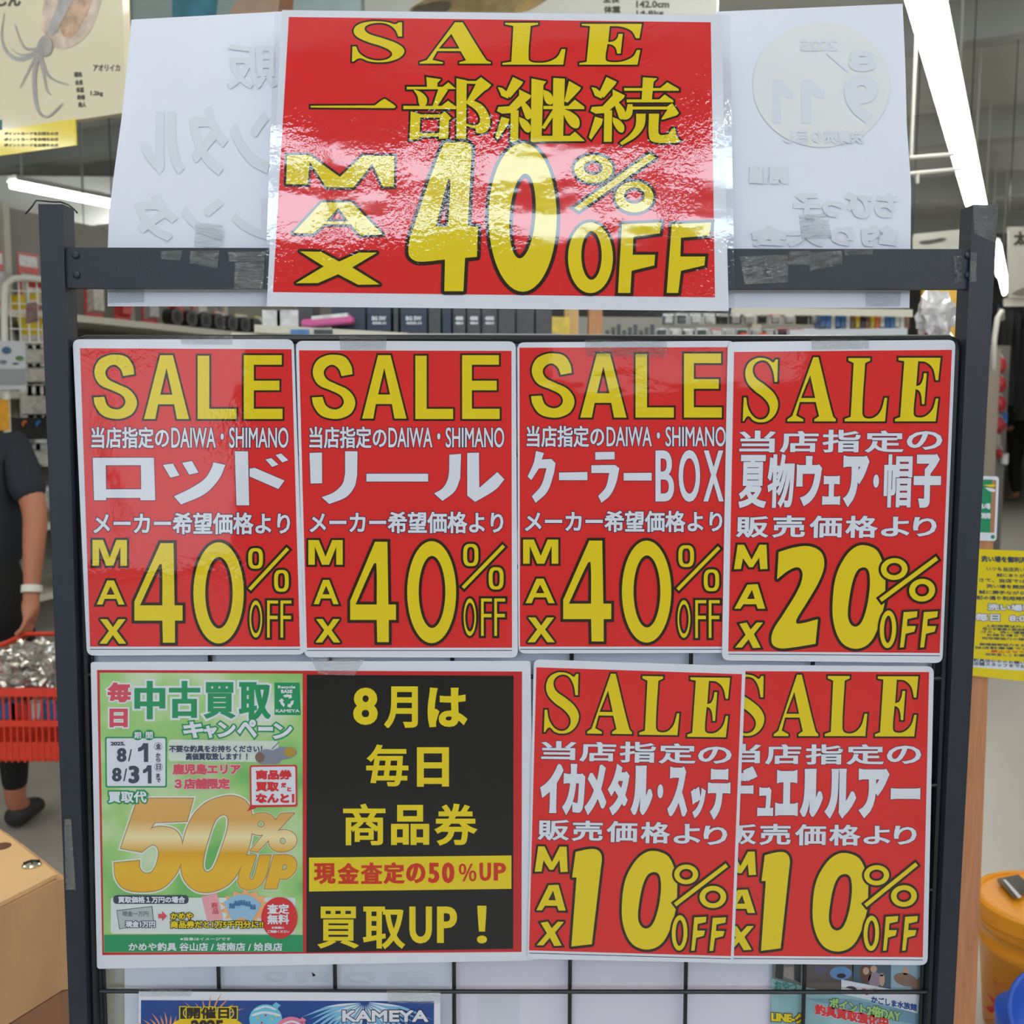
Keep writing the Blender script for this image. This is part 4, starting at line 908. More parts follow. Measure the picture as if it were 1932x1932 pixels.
# unseen light panels in door and window frames, added for haze on the posters
for nm, x0_, x1_, z0_, z1_, rad in (('added_door_frame', -4.3, -2.2, 0.05, 2.1, 1.9), ('added_window_frame', .4, 2.6, 1.62, 2.12, 1.5)):
    wd, hg = x1_ - x0_, z1_ - z0_
    pl = bpy.data.lights.new('daylight', 'AREA'); pl.shape = 'RECTANGLE'; pl.size = wd; pl.size_y = hg; pl.energy = rad * PI * wd * hg; pl.color = (.80, .90, 1.0)
    o = bpy.data.objects.new('daylight', pl); COL.objects.link(o); o.location = ((x0_ + x1_) / 2, Y0 + .02, (z0_ + z1_) / 2); o.rotation_euler = (math.radians(90), 0, 0)
    m = MB()
    for x in (x0_, (x0_ + x1_) / 2, x1_): m.box((x, Y0 + .03, (z0_ + z1_) / 2), (.05, .06, hg))
    for z in (z0_, z1_): m.box(((x0_ + x1_) / 2, Y0 + .03, z), (wd + .05, .06, .05))
    struct(m.build(nm, MATS['window_aluminium']))
# ceiling beams
for i in range(7):
    c = PZ(966, -400, 4.1) + A * (i * 3.0 - 2)
    struct(MB().box(Vector((c.x, c.y, 4.16)), (24, .22, .28), rz=AZ * 0 + math.atan2(B.y, B.x)).build('trim_1', BEAM))
for off in (-5.2, -2.4, 1.2, 4.6):
    c = A * 8 + B * -off
    struct(MB().box(Vector((c.x, c.y, 4.22)), (30, .14, .16), rz=math.atan2(A.y, A.x)).build('trim_2', BEAM))
# fluorescent fixtures in rows along the aisles
TUBE = mat('fluorescent_tube', (255, 255, 255), emit=(255, 255, 250), es=25.0); CASE = mat('fixture_white_enamel', (214, 212, 204), rough=.4)
def fixture(p, q, w_=.15, label='ceiling strip light'):
    """p,q ends of the lit length at lamp height"""
    p, q = Vector(p), Vector(q); d = (q - p); L_ = d.length; rz = math.atan2(d.y, d.x); c = (p + q) / 2
    rt = root('strip_light', c + Vector((0, 0, .07)), label, 'ceiling light', 'fluorescent strip lights under the ceiling')
    sd = Vector((-math.sin(rz), math.cos(rz), 0))
    m_ = MB(); s1 = [c + Vector((0,0,.02))]
    e = d.normalized() * (L_ / 2 + .02)
    prof = [(-w_*.42, .034), (-w_*.2, .05), (w_*.2, .05), (w_*.42, .034), (w_*.42, .04), (w_*.3, .075), (-w_*.3, .075), (-w_*.42, .04)]
    vs = [c - e + sd * a + UP * b for a, b in prof] + [c + e + sd * a + UP * b for a, b in prof]
    m_.add(vs, [tuple(range(8)), tuple(range(8, 16))[::-1]] + [(i, i + 8, (i + 1) % 8 + 8, (i + 1) % 8) for i in range(8)])
    m_.build('housing', CASE, rt)
    for g_ in (-.3, .3): MB().tube([p + UP * .012 + sd * w_ * g_, q + UP * .012 + sd * w_ * g_], .02, 10).build('tube', TUBE, rt, smooth=True)
    MB().tube([c + UP * .07, c + UP * (ZC - c.z - .02)], .008, 6).build('hanger', CASE, rt)
    return rt
hz = 3.05
ORD = ('first', 'second', 'third', 'fourth', 'fifth', 'sixth', 'seventh', 'eighth', 'ninth', 'tenth', 'eleventh', 'twelfth', 'thirteenth')
def row(p, q, a, b, n, label, gap=.06):
    """n fixtures on the line p->q (world) from distance a to b"""
    d = (q - p).normalized(); st = (b - a) / n
    for i in range(n): fixture(p + d * (a + i * st + gap), p + d * (a + (i + 1) * st - gap), .17, label + (', %s from the near end' % ORD[i] if n > 1 else ''))
pa, pb = PZ(1744, 0, hz), PZ(1840, 385, hz)
row(pa, pb, -5.4, 9.6, 7, 'strip light in the ceiling row at upper right', .03)
pa, pb = PZ(1878, 464, hz), PZ(1899, 556, hz)
fixture(pa, pb, .10, 'short far strip light seen just right of the right rack post')
pa, pb = PZ(28, 352, hz), PZ(212, 388, hz)
dl = (pb - pa).length; dd = (pb - pa).normalized()
fixture(pa, pb + dd * .3, .15, 'strip light seen between left post and left white sheet'); fixture(pa - dd * 2.9, pa - dd * .22, .15, 'strip light cut by the left edge of view, above the post')
pa, pb = PZ(-40, 462, hz), PZ(76, 484, hz); dd = (pb - pa).normalized()
fixture(pa, pb + dd * .4, .15, 'lower strip light touching the left side of the left post')
# rows over and behind the photographer
for off, lab in ((2.4, 'strip light in the row left of the rack'), (5.0, 'strip light in the outer row left')):
    p0 = Vector((0, 0, hz)) + B * off - A * 7; row(p0, p0 + A, 0, 7.5, 3, lab)
for off, lab in ((-3.4, 'strip light in the row right of the rack'), (-6.2, 'strip light in the outer row right')):
    p0 = Vector((0, 0, hz)) + B * off - A * 4; row(p0, p0 + A, 0, 12.5, 5, lab)

# ------------------------------------------------------------------ hanging boards with fish prints
def board(name, corner, wdt, hgt, m, label, rim=None, th=.012):
    """corner = lower right corner, runs along B to the left"""
    rt = root(name, corner, label, 'sign')
    n = Vector((-math.sin(AZ), -math.cos(AZ), 0))
    def q(u, v, dpt=0.0): return corner + B * u + UP * v + n * dpt
    MB().hexa([q(wdt, 0), q(0, 0), q(0, hgt), q(wdt, hgt)], [q(wdt, 0, -th), q(0, 0, -th), q(0, hgt, -th), q(wdt, hgt, -th)]).build('board', m, rt)
    return rt, q
def onplane(corner, px, py, dpt=0.0):
    n = Vector((-math.sin(AZ), -math.cos(AZ), 0)); d = ray(px, py); p0 = corner + n * dpt
    return CAM + d * ((p0 - CAM).dot(n) / d.dot(n))
def paint(rt, corner, name, sh, m, layer):
    vs, fs = sh[0], sh[1]
    if not fs: return
    mesh(name, [onplane(corner, v.x, v.y, layer * .0006) for v in vs], fs, m, rt)
GLB = mat('board_print_cream', (216, 208, 176), rough=.4, coat=.6, coat_rough=.08, var=.05, vscale=3)
c0 = PD(238, 212, 2.4)
rt, q = board('squid_board', c0, 1.4, 1.0, GLB, 'hanging cream board with a painted squid and tentacles, upper left', th=.02)
sq1 = mat('squid_pale', (196, 176, 160), rough=.4, coat=.6, var=.32, vscale=34); sq2 = mat('squid_tan', (184, 150, 122), rough=.4, coat=.6, var=.38, vscale=36); sq3 = mat('squid_grey', (160, 156, 154), rough=.4, coat=.6, var=.2, vscale=26); ink2 = mat('brush_ink', (70, 66, 56), rough=.6)
paint(rt, c0, 'squid_mantle', shape([[(100,-60,1),(80,20,1),(76,50,1),(88,70,1),(100,88,1),(125,92,1),(150,80,1),(172,55,1),(188,10,1),(200,-60,1),(150,-120,1)]]), sq1, 1)
paint(rt, c0, 'squid_fin', shape([[(115,-60,1),(120,10,1),(112,50,1),(128,72,1),(150,50,1),(170,10,1),(178,-60,1)]]), sq2, 2)
paint(rt, c0, 'squid_back', shape([[(118,-40,1),(108,10,1),(90,60,1),(100,66,1),(122,30,1),(142,-10,1),(150,-50,1)]]), sq3, 3)
paint(rt, c0, 'squid_head', shape([[(86,66,1),(70,84,1),(72,100,1),(86,106,1),(96,98,1),(98,80,1)]]), sq3, 4)
def tent(pts, w_):
    pts = [Vector(p) for p in pts]; n = 14; P_ = []
    for i in range(n + 1):
        t = i / n * (len(pts) - 1); j = min(int(t), len(pts) - 2); u = t - j
        p0, p1, p2, p3 = pts[max(j-1,0)], pts[j], pts[j+1], pts[min(j+2,len(pts)-1)]
        P_.append(.5 * (2*p1 + (p2-p0)*u + (2*p0-5*p1+4*p2-p3)*u*u + (3*p1-p0-3*p2+p3)*u**3))
    V = []
    for i, p in enumerate(P_):
        d = (P_[min(i+1, n)] - P_[max(i-1, 0)]).normalized(); nn = Vector((-d.y, d.x)) * w_ * (1 - .75 * i / n); V += [p + nn, p - nn]
    return V, [(2*i, 2*i+1, 2*i+3, 2*i+2) for i in range(n)]
for k_, (pts, w_) in enumerate((([(75,95),(40,112),(15,100),(3,70),(8,25)], 5), ([(75,92),(50,92),(38,75),(28,46)], 3.5), ([(70,98),(45,104),(32,100),(22,92)], 2.5), ([(76,104),(88,138),(105,152),(130,160)], 3.5), ([(74,106),(82,140),(88,170),(98,180)], 3), ([(70,106),(64,150),(70,205),(90,220),(118,195)], 4.5), ([(68,104),(55,130),(45,150),(38,165)], 2.5))):
    paint(rt, c0, 'tentacle', tent(pts, w_), sq3, 1.5 + k_ * .3)
def textpaint(rt, c, s_, box, pen, m, layer, out=None, outm=None):
    sh = fit(text(s_, 2), box)
    paint(rt, c, 'lettering', fat(sh, pen), m, layer)
for i, y in enumerate((140, 155, 169, 183, 197)): textpaint(rt, c0, ('種名', '全長', '体重', '釣場', '釣人')[i], (140 + i * 2, y - 4, 154 + i * 2, y + 5), .5, ink2, 1)
textpaint(rt, c0, 'アオリイカ', (176, 122, 226, 134), .4, ink2, 1); textpaint(rt, c0, '1.2kg', (171, 172, 194, 182), .5, ink2, 1)
textpaint(rt, c0, 'じん', (-5, -8, 38, 11), 1.5, ink2, 1)
paint(rt, c0, 'corner_patch', shape([[(-8,226),(4,226),(4,246),(-8,248)]]), mat('patch_teal', (40, 96, 100), rough=.5), 1)
# yellow strip sign below
YB = mat('sign_yellow', (226, 204, 30), rough=.4, coat=.7, coat_rough=.1)
c1 = onplane(c0, 143, 274, .004)
rt, q = board('yellow_strip_sign', c1, .42, .058, YB, 'narrow yellow sign with small writing hung below the squid board', th=.004)
for y0_ in (248, 259, 270): textpaint(rt, c1, 'ポイントカードをお持ちの方', (8, y0_ + 1, 110, y0_ + 7), .3, ink2, 1)
# boards along the top
c2 = PD(1352, 70, 2.9)
rt, q = board('fish_print_board', c2, 1.12, .8, mat('board_print_white', (214, 214, 204), rough=.4, coat=.6, coat_rough=.08), 'white hanging board with a brown fish print and 142.0cm at top centre')
fb = mat('fish_brown', (150, 128, 92), rough=.4, coat=.5, var=.35, vscale=25); fd = mat('fish_dark', (92, 82, 66), rough=.4, coat=.5, var=.3, vscale=30)
paint(rt, c2, 'fish_body', shape([[(775,22,1),(800,0,1),(850,-30,1),(960,-40,1),(1040,-20,1),(1010,14,1),(960,26,1),(860,30,1)]]), fb, 1)
paint(rt, c2, 'fish_fin', shape([[(778,20,1),(800,8,1),(850,4,1),(840,24,1),(800,28,1)]]), fd, 2); paint(rt, c2, 'fish_tail', shape([[(1000,-20),(1028,-6),(985,24),(968,22)]]), mat('fish_ochre', (176, 146, 96), rough=.4, coat=.5, var=.2, vscale=30), 2)
textpaint(rt, c2, '142.0cm', (1201, 2, 1262, 14), .7, ink2, 1); textpaint(rt, c2, '全長', (1138, -10, 1168, 5), .7, ink2, 1); textpaint(rt, c2, '体重', (1140, 12, 1170, 24), .7, ink2, 1); textpaint(rt, c2, '14.8kg', (1201, 20, 1252, 30), .5, ink2, 1)
c3_ = onplane(c2, 698, 150, 0) ; c3_.z = c2.z
n_ = Vector((-math.sin(AZ), -math.cos(AZ), 0))
rt, q = board('sea_photo_board', onplane(c2, 690, 200, .0), .95, 1.1, mat('board_print_sea', (190, 214, 216), rough=.35, coat=.7, coat_rough=.06, var=.08, vscale=6), 'hanging board with a pale blue and pink picture behind the left sheet')
cc = rt.location.copy()
paint(rt, cc, 'blue_area', shape([[(325,-40),(415,-40),(405,60),(325,60)]]), mat('print_sea_blue', (84, 160, 190), rough=.4, coat=.5, var=.3, vscale=14), 1)
paint(rt, cc, 'pink_area', shape([[(430,60),(440,10,1),(470,-10,1),(540,-20,1),(556,60)]]), mat('print_skin_pink', (222, 190, 168), rough=.4, coat=.5, var=.1, vscale=14), 1)
paint(rt, cc, 'brown_area', shape([[(520,60),(530,-20),(556,-20),(548,60)]]), mat('print_brown', (176, 128, 96), rough=.4, coat=.5), 2)
# ------------------------------------------------------------------ gondolas with goods
CREAM2 = mat('gondola_cream_enamel', (206, 202, 186), rough=.45); GREYP = mat('gondola_back_grey', (150, 148, 140), rough=.6)
PC = [mat('packet_%s' % n_, c_, rough=.25, coat=.5, var=.25, vscale=40) for n_, c_ in (('yellow', (214, 184, 30)), ('red', (190, 52, 48)), ('orange', (224, 112, 50)), ('silver', (172, 172, 170)), ('white', (212, 212, 210)), ('green', (88, 150, 84)), ('blue', (58, 112, 176)), ('black', (40, 40, 42)), ('pink', (214, 140, 140)), ('brown', (128, 92, 66)), ('clear', (196, 190, 180)))]
YE, RE, ORG, SI, WH, GR, BL, BK, PK, BRN, CL = PC
def packet(base, axis, w_, h_, d_, m, label, group, name='packet', header=None, shape_=0):
    """hanging blister packet: card, bubble, header; base = bottom centre front"""
    nrm = Vector((axis.y, -axis.x, 0))
    def q(u, v, t): return base + axis * u + UP * v + nrm * t
    rt = root(name, base, label, 'packet', group)
    MB().hexa([q(-w_/2, 0, .004), q(w_/2, 0, .004), q(w_/2, h_, .004), q(-w_/2, h_, .004)], [q(-w_/2, 0, 0), q(w_/2, 0, 0), q(w_/2, h_, 0), q(-w_/2, h_, 0)]).build('card', m, rt)
    a, b = w_ * .36, h_ * .62
    MB().hexa([q(-a * .8, h_ * .12, d_), q(a * .8, h_ * .12, d_), q(a * .8, b, d_), q(-a * .8, b, d_)], [q(-a, h_ * .07, .004), q(a, h_ * .07, .004), q(a, b + .01, .004), q(-a, b + .01, .004)]).build('bubble', header or CL, rt)
    MB().hexa([q(-w_*.45, h_ * .76, .006), q(w_*.45, h_ * .76, .006), q(w_*.45, h_ * .95, .006), q(-w_*.45, h_ * .95, .006)], [q(-w_*.45, h_ * .76, .004), q(w_*.45, h_ * .76, .004), q(w_*.45, h_ * .95, .004), q(-w_*.45, h_ * .95, .004)]).build('header_band', WH if m is not WH else RE, rt)
    return rt
def gondola(name, p, d, L_, levels, depth, label, hgt):
    """p = front left floor point, d = direction, shelves at levels; front faces (d.y,-d.x)"""
    nrm = Vector((d.y, -d.x, 0)); rt = root(name, Vector((p.x, p.y, 0)), label, 'shelf unit')
    def q(u, t, z): return Vector((p.x, p.y, 0)) + d * u - nrm * t + UP * z
    MB().hexa([q(0, depth, 0), q(L_, depth, 0), q(L_, depth, hgt), q(0, depth, hgt)], [q(0, depth + .03, 0), q(L_, depth + .03, 0), q(L_, depth + .03, hgt), q(0, depth + .03, hgt)]).build('back_panel', GREYP, rt)
    for z in levels:
        MB().hexa([q(0, 0, z - .035), q(L_, 0, z - .035), q(L_, 0, z), q(0, 0, z)], [q(0, depth, z - .035), q(L_, depth, z - .035), q(L_, depth, z), q(0, depth, z)]).build('shelf', CREAM2, rt)
    for u in [i * .9 for i in range(int(L_ / .9) + 1)]:
        MB().hexa([q(u - .02, depth - .03, 0), q(u + .02, depth - .03, 0), q(u + .02, depth - .03, hgt + .02), q(u - .02, depth - .03, hgt + .02)], [q(u - .02, depth, 0), q(u + .02, depth, 0), q(u + .02, depth, hgt + .02), q(u - .02, depth, hgt + .02)]).build('upright', CREAM2, rt)
    return rt, q, nrm
g0 = PD(130, 592, 5.4); g1 = PD(480, 628, 6.85); d1 = (g1 - g0); d1.z = 0; d1.normalize()
zs = g0.z
rt, q, nr = gondola('left_gondola', g0 - d1 * 1.8, d1, 5.4, (.15, .55, .9, 1.22, 1.55, zs), .42, 'long cream shelf unit packed with tackle packets, behind the rack at left', 2.5)
rnd = random.Random(3)
lab1 = 'small tackle packet hanging in the left shelf unit behind the rack'
cols_for = {0: [BRN, BK, WH, GR], 1: [YE, WH, SI, BK], 2: [YE, SI, BRN, WH], 3: [BK, SI, GR, BRN], 4: [GR, WH, BL, RE, BRN, WH, PK], 5: [RE, RE, PK, RE]}
lv = (.15, .55, .9, 1.22, 1.55, zs)
for li, z in enumerate(lv):
    if li in (0,): continue
    n_it = 24 if li >= 3 else 12
    for i in range(n_it):
        u = .12 + i * (5.1 / n_it)
        m_ = rnd.choice(cols_for[li])
        if li == 5 and u > 3.0: m_ = rnd.choice([ORG, YE, RE])
        hh = {5: .24, 4: .20, 3: .22}.get(li, .26) * rnd.uniform(.85, 1.05)
        if li == 5 and u > 3.0: hh = .10
        packet(q(u, .06, z + .002), d1, .125 if li >= 3 else .17, hh * 1.2, .04, m_, lab1, 'packets in the left shelf unit', header=rnd.choice([CL, SI, PK if li == 5 else WH, RE if li == 5 else CL]))
# rolls on the top shelf (dark rings)
for i in range(7):
    b_ = q(2.62 + i * .13, -.005, zs + .05)
    o = MB().lathe(b_, [(.05, 0), (.05, .07), (.03, .07), (.03, .0)], 20, Matrix.Rotation(math.atan2(d1.y, d1.x), 3, 'Z') @ Matrix.Rotation(-PI/2, 3, 'X')).build('line_spool', BK)
    tag(o, 'dark line spool with open core lying on the top left shelf', 'spool', 'dark spools on the left shelf')
# white wire display stand with cards in front of it
WWH = mat('wire_stand_white', (226, 224, 214), rough=.4)
dS = 4.6
def S(px, py, d_=dS): return PD(px, py, d_)
rt = root('wire_display_stand', S(40, 800), 'white tubular display stand with wire mesh, left of the rack', 'stand')
MB().tube([S(24, 1560), S(20, 1000), S(8, 640), S(8, 560), S(12, 536), S(24, 526), S(45, 524), S(150, 534)], .015, 10).build('tube_frame', WWH, rt, smooth=True)
for i in range(7): MB().tube([S(18 + i * 17, 530, dS + .02), S(22 + i * 17, 645, dS + .02)], .0034, 6).build('mesh_upright', WWH, rt)
for i in range(5): MB().tube([S(10, 548 + i * 24, dS + .02), S(130, 552 + i * 24, dS + .02)], .0034, 6).build('mesh_level_wire', WWH, rt)
MB().box(S(24, 1575) , (.5, .3, .03)).build('base', WWH, rt)
def card(name, c, d_, m, label, cat='sign', th=.004):
    V = [S(*p, d_) for p in c]
    o = MB().hexa([V[3], V[2], V[1], V[0]], [p + Vector((0, th, 0)) for p in (V[3], V[2], V[1], V[0])]).build(name, m)
    tag(o, label, cat); return o
YCARD = mat('card_yellow', (226, 196, 26), rough=.4)
card('yellow_card', [(20,556),(48,556),(48,584),(20,584)], dS + .06, YCARD, 'yellow card hung in the wire stand, upper left', 'card')
card('yellow_card', [(56,553),(74,553),(74,566),(56,566)], dS + .06, YCARD, 'small yellow card hung in the wire stand beside the post', 'card')
card('yellow_card', [(30,592),(79,596),(79,632),(40,632)], dS + .05, YCARD, 'large yellow card low in the wire stand', 'card')
card('red_card', [(54,530),(78,533),(78,544),(54,542)], dS + .06, mat('card_red', (196, 60, 54), rough=.4), 'red card at the top of the wire stand', 'card')
o = card('brown_bait_bag', [(50,572),(66,570),(68,606),(48,610)], dS - .03, mat('bait_bag_brown', (120, 92, 88), rough=.3, var=.4, vscale=50), 'brown and grey bait bag hanging in the wire stand', 'bag', .02)
rt = root('notice_sheet', S(20, 735, dS - .03), 'white notice with small blue and green pictures hung on the wire stand', 'sign')
nS = mat('notice_white', (204, 206, 208), rough=.5)
def scard(name, c, d_, m, th=.003):
    V = [S(*p, d_) for p in c]; return MB().hexa([V[3], V[2], V[1], V[0]], [p + Vector((0, th, 0)) for p in (V[3], V[2], V[1], V[0])]).build(name, m, rt)
scard('sheet', [(-30,641),(46,645),(50,735),(-30,735)], dS - .04, nS)
scard('grey_panel', [(-30,696),(48,696),(49,726),(-30,726)], dS - .0445, mat('notice_grey', (150, 152, 154), rough=.5), .0015)
for nm, cx, cy, rx_, ry_, c_ in (('blue_picture', 12, 661, 9, 7, (70, 96, 130)), ('green_picture', 37, 676, 8, 5, (90, 130, 70)), ('grey_picture', 6, 683, 7, 4, (120, 124, 130)), ('dark_picture', 29, 686, 6, 2, (84, 88, 96))):
    V, F_, _ = shape([ell(cx, cy, rx_, ry_, 20)]); mesh(nm, [PD(v.x, v.y, dS - .045) for v in V], F_, mat(nm, c_, rough=.5, var=.2, vscale=60), rt)
card('orange_price_board', [(-40,750),(16,754),(18,812),(-40,812)], dS - .02, mat('board_orange_yellow', (226, 160, 30), rough=.4, var=.15, vscale=40), 'orange yellow price board low on the wire stand')
# black trays with packets between stand and post
rt = root('black_tray', S(65, 825, 4.9), 'black tray with an orange and a blue lure picture beside the left post', 'tray')
MB().box(S(72, 808, 4.95), (.42, .12, .10), bev=.006).build('tray_body', BK, rt); 
for px, m_ in ((45, ORG), (71, BL)):
    V, F_, _ = shape([[(px-4,800),(px-2,795,1),(px+5,793,1),(px+6,797,1),(px+1,800,1),(px-1,806)]]); mesh('lure_picture', [PD(v.x, v.y, 4.88) for v in V], F_, m_, rt)
for j, (y_, cs_) in enumerate(((655, (ORG, CL, ORG)), (690, (SI, CL, GR)), (725, (SI, BRN, GR)), (788, (CL, SI, CL, YE)), (960, (YE, CL, SI)), (880, (YE, SI, CL)))):
    for i, m_ in enumerate(cs_):
        packet(S(52 + i * 15, y_, 5.0), Vector((1, 0, 0)), .065, .11 if j != 3 else .15, .018, m_, 'small packet hanging between the wire stand and the left post', 'packets beside the left post', header=CL)
# ------------------------------------------------------------------ reel boxes and counter seen through the gap
dC = 3.0
ctr = root('reel_counter', Vector((PD(800, 640, dC + .2).x, dC - .99 + .2, 0)), 'cream display counter holding dark reel boxes behind the rack', 'counter')
zc = PD(900, 633, dC).z
cx = PD(800, 640, dC).x
MB().box((cx, dC - .99 + .23, zc - .02), (1.05, .6, .04)).build('top', CREAM2, ctr)
MB().box((cx, dC - .99 + .32, (zc - .04) / 2), (.98, .42, zc - .04)).build('body', GREYP, ctr)
RBX = mat('reel_box_navy', (28, 38, 62), rough=.4); RBK = mat('reel_box_charcoal', (62, 62, 66), rough=.45, var=.15, vscale=40)
for i, (x0_, x1_, m_, tx) in enumerate(((560,592,RBK,''),(625,690,RBX,''),(692,738,RBX,'BG SW'),(742,752,RBK,''),(755,806,RBX,'BG SW'),(808,832,RBK,''),(834,852,RBX,''),(854,879,RBK,'4000'),(881,907,RBK,'4000'),(909,938,RBK,'4000'),(940,972,RBK,''),(974,1008,RBK,''),(1010,1042,RBK,''))):
    a, b = PD(x0_, 633, dC), PD(x1_, 633, dC); h_ = .09
    rt = root('reel_box', Vector(((a.x + b.x) / 2, a.y + .06, zc)), 'dark reel box on the counter, %s, %s' % ('navy with white letters' if tx == 'BG SW' and i == 2 else 'second navy one with white letters' if tx == 'BG SW' else 'plain navy' if m_ is RBX else 'charcoal with grey lid', ORD[i] + ' from left'), 'box', 'reel boxes on the counter')
    MB().box(((a.x + b.x) / 2, a.y + .06, zc + h_ / 2), (b.x - a.x - .002, .12, h_), bev=.002).build('carton', m_, rt)
    if tx:
        P_ = Print(rt, a.y - .002); xm = (x0_ + x1_) / 2; hw = (x1_ - x0_) * .28
        P_.outlined('lettering', fit(text(tx, 2), (xm - hw, 597, xm + hw, 604)), WHI, None, 0, .5, layer=0)
        P_.outlined('lettering', fit(text('4000-H', 2), (xm - hw, 607, xm + hw, 612)), WHI, None, 0, .3, layer=0)
o = MB().box(PD(620, 608, 2.98), (.14, .08, .022), ry=-.1, bev=.004).build('pink_packet', mat('packet_magenta', (206, 84, 150), rough=.35)); tag(o, 'pink and white packet lying on the counter under the big sign', 'packet')
o = MB().box(PD(626, 599, 2.98), (.10, .08, .010), ry=-.1).build('white_packet', WH); tag(o, 'white packet on top of the pink packet', 'packet')
for px, w_, lab in ((512, .05, 'white shelf card left of the pink packet, first'), (543, .06, 'white shelf card left of the pink packet, second')):
    o = MB().box(PD(px, 602, 3.0), (w_, .004, .05)).build('shelf_card', WH); tag(o, lab, 'card')
def rq(d_): return [PD(480,627,d_), PD(770,640,d_), PD(770,628,d_), PD(480,612,d_)]
rail = MB().hexa(rq(2.88), rq(2.925)).build('price_rail', CREAM2, ctr)
for px, m_ in ((566, BL), (610, BK)): MB().box(PD(px, 626, 2.875), (.05, .003, .012)).build('price_tag', m_, rail)
WOOD = mat('brown_wood', (190, 136, 92), rough=.5, var=.12, vscale=14, stretch=(8, 8, 1))
for px, lab in ((1077, 'left of the two brown wooden posts behind the rack gap'), (1122, 'right of the two brown wooden posts behind the rack gap')):
    a = PD(px, 640, 3.8); o = MB().box((a.x, a.y, .95), (.05, .05, 1.9), bev=.003).build('wooden_post', WOOD if px > 1100 else mat('pale_wood', (206, 168, 110), rough=.5, var=.1, vscale=14, stretch=(8, 8, 1))); tag(o, lab, 'post')
o = MB().box(PD(1056, 615, 3.76), (.07, .04, .06)).build('yellow_tag', YE); tag(o, 'yellow green card beside the pale wooden post', 'card')
# right gondola
r0 = PD(1240, 586, 4.2); zt_ = PD(1500, 588, 4.2).z
rt, q, nr = gondola('right_gondola', Vector((PD(1030, 640, 4.2).x, 4.2 - .99, 0)), Vector((1, 0, 0)), PD(1722, 640, 4.2).x - PD(1030, 640, 4.2).x, (.2, .6, 1.0, 1.38, PD(1500, 646, 4.2).z), .3, 'cream shelf unit with hanging lures and coloured spines, behind the rack at right', zt_)
MB().hexa([PD(1380,592,4.18), PD(1722,598,4.18), PD(1722,584,4.18), PD(1380,578,4.18)], [PD(1380,592,4.24), PD(1722,598,4.24), PD(1722,584,4.24), PD(1380,578,4.24)]).build('top_beam', CREAM2, rt)
MB().hexa([PD(1490,645,4.15), PD(1712,645,4.15), PD(1712,619,4.15), PD(1490,622,4.15)], [PD(1490,645,4.2), PD(1712,645,4.2), PD(1712,619,4.2), PD(1490,622,4.2)]).build('glass_rail', mat('rail_pale_grey', (196, 200, 206), rough=.2), rt)
z6 = PD(1600, 621, 4.3).z
for i in range(18):
    px = 1546 + i * 9.2; m_ = (BL, BL, WH, BL, BL, WH, BRN, YE, BK, BRN, YE, ORG, WH, BL, BL, WH, WH, BRN)[i]
    b_ = PD(px, 621, 4.32); o = MB().box((b_.x, b_.y, z6 + .04), (.016, .10, .065 + .008 * (i % 3))).build('packet_spine', m_); tag(o, 'narrow coloured packet standing edge-on in the right shelf unit', 'packet', 'edge-on packets in the right shelf unit')
for i in range(24):
    px = 1248 + i * 12.6; m_ = rnd.choice([BK, SI, WH, SI, CL, BK]); yy = 612 if i % 2 else 640
    packet(PD(px, yy, 4.36 if i % 2 else 4.28), Vector((1, 0, 0)), .05, .045, .02, m_, 'grey lure blister in the right shelf unit', 'grey lure blisters at right', header=SI if i % 3 else BK)
for px in (1402, 1440):
    b_ = PD(px, 640, 4.24); b_.z = PD(1500, 646, 4.2).z + .02; o = MB().lathe(b_, [(.0, -.02), (.017, -.015), (.024, 0), (.017, .015), (0, .02)], 16).build('orange_float', mat('float_orange', (240, 84, 30), rough=.35)); tag(o, 'bright orange float in the right shelf unit, %s one' % ('left' if px < 1420 else 'right'), 'float')
for i in range(9):
    px = 1146 + i * 10.5; h_ = .05 + .012 * (i % 3); o = MB().box((PD(px, 640, 4.3).x, 3.31, PD(1500, 646, 4.2).z + h_ / 2), (.016, .012, h_)).build('black_lure', BK); tag(o, 'small black lure standing right of the wooden posts', 'lure', 'black lures by the wooden posts')
# plastic wrapped bundle by the right post
PLAST = mat('crumpled_clear_plastic', (200, 198, 200), rough=.12, coat=1.0, var=.35, vscale=35, bump=1.0, bscale=60)
def blob(name, c, r, m, seed, parent=None, sub=3, amp=.35):
    bm = bmesh.new(); bmesh.ops.create_icosphere(bm, subdivisions=sub, radius=1); rr = random.Random(seed)
    from mathutils import noise as mn
    off = Vector((seed * 3.1, seed * 1.7, 0))
    for v in bm.verts:
        k = 1 + amp * mn.noise(v.co * 2.2 + off) + amp * .5 * mn.noise(v.co * 6 + off); v.co = Vector((v.co.x * r[0], v.co.y * r[1], v.co.z * r[2])) * k + Vector(c)
    bm.verts.index_update(); vs = [v.co.copy() for v in bm.verts]; fs = [[v.index for v in f.verts] for f in bm.faces]; bm.free()
    return mesh(name, vs, fs, m, parent)
mp_ = PD(1772, 640, 2.70); rt = root('merchandise_stand', Vector((mp_.x, mp_.y, 0)), 'thin pole stand carrying the plastic bundle right of the grid', 'stand')
MB().tube([Vector((mp_.x, mp_.y, 0)), Vector((mp_.x, mp_.y, 1.74))], .008, 8).build('pole', WWH, rt); MB().lathe(Vector((mp_.x, mp_.y, 0)), [(.14, 0), (.14, .012), (0, .02)], 24).build('base', WWH, rt); MB().box((mp_.x - .02, mp_.y - .04, 1.635), (.13, .1, .006)).build('tray', WWH, rt)
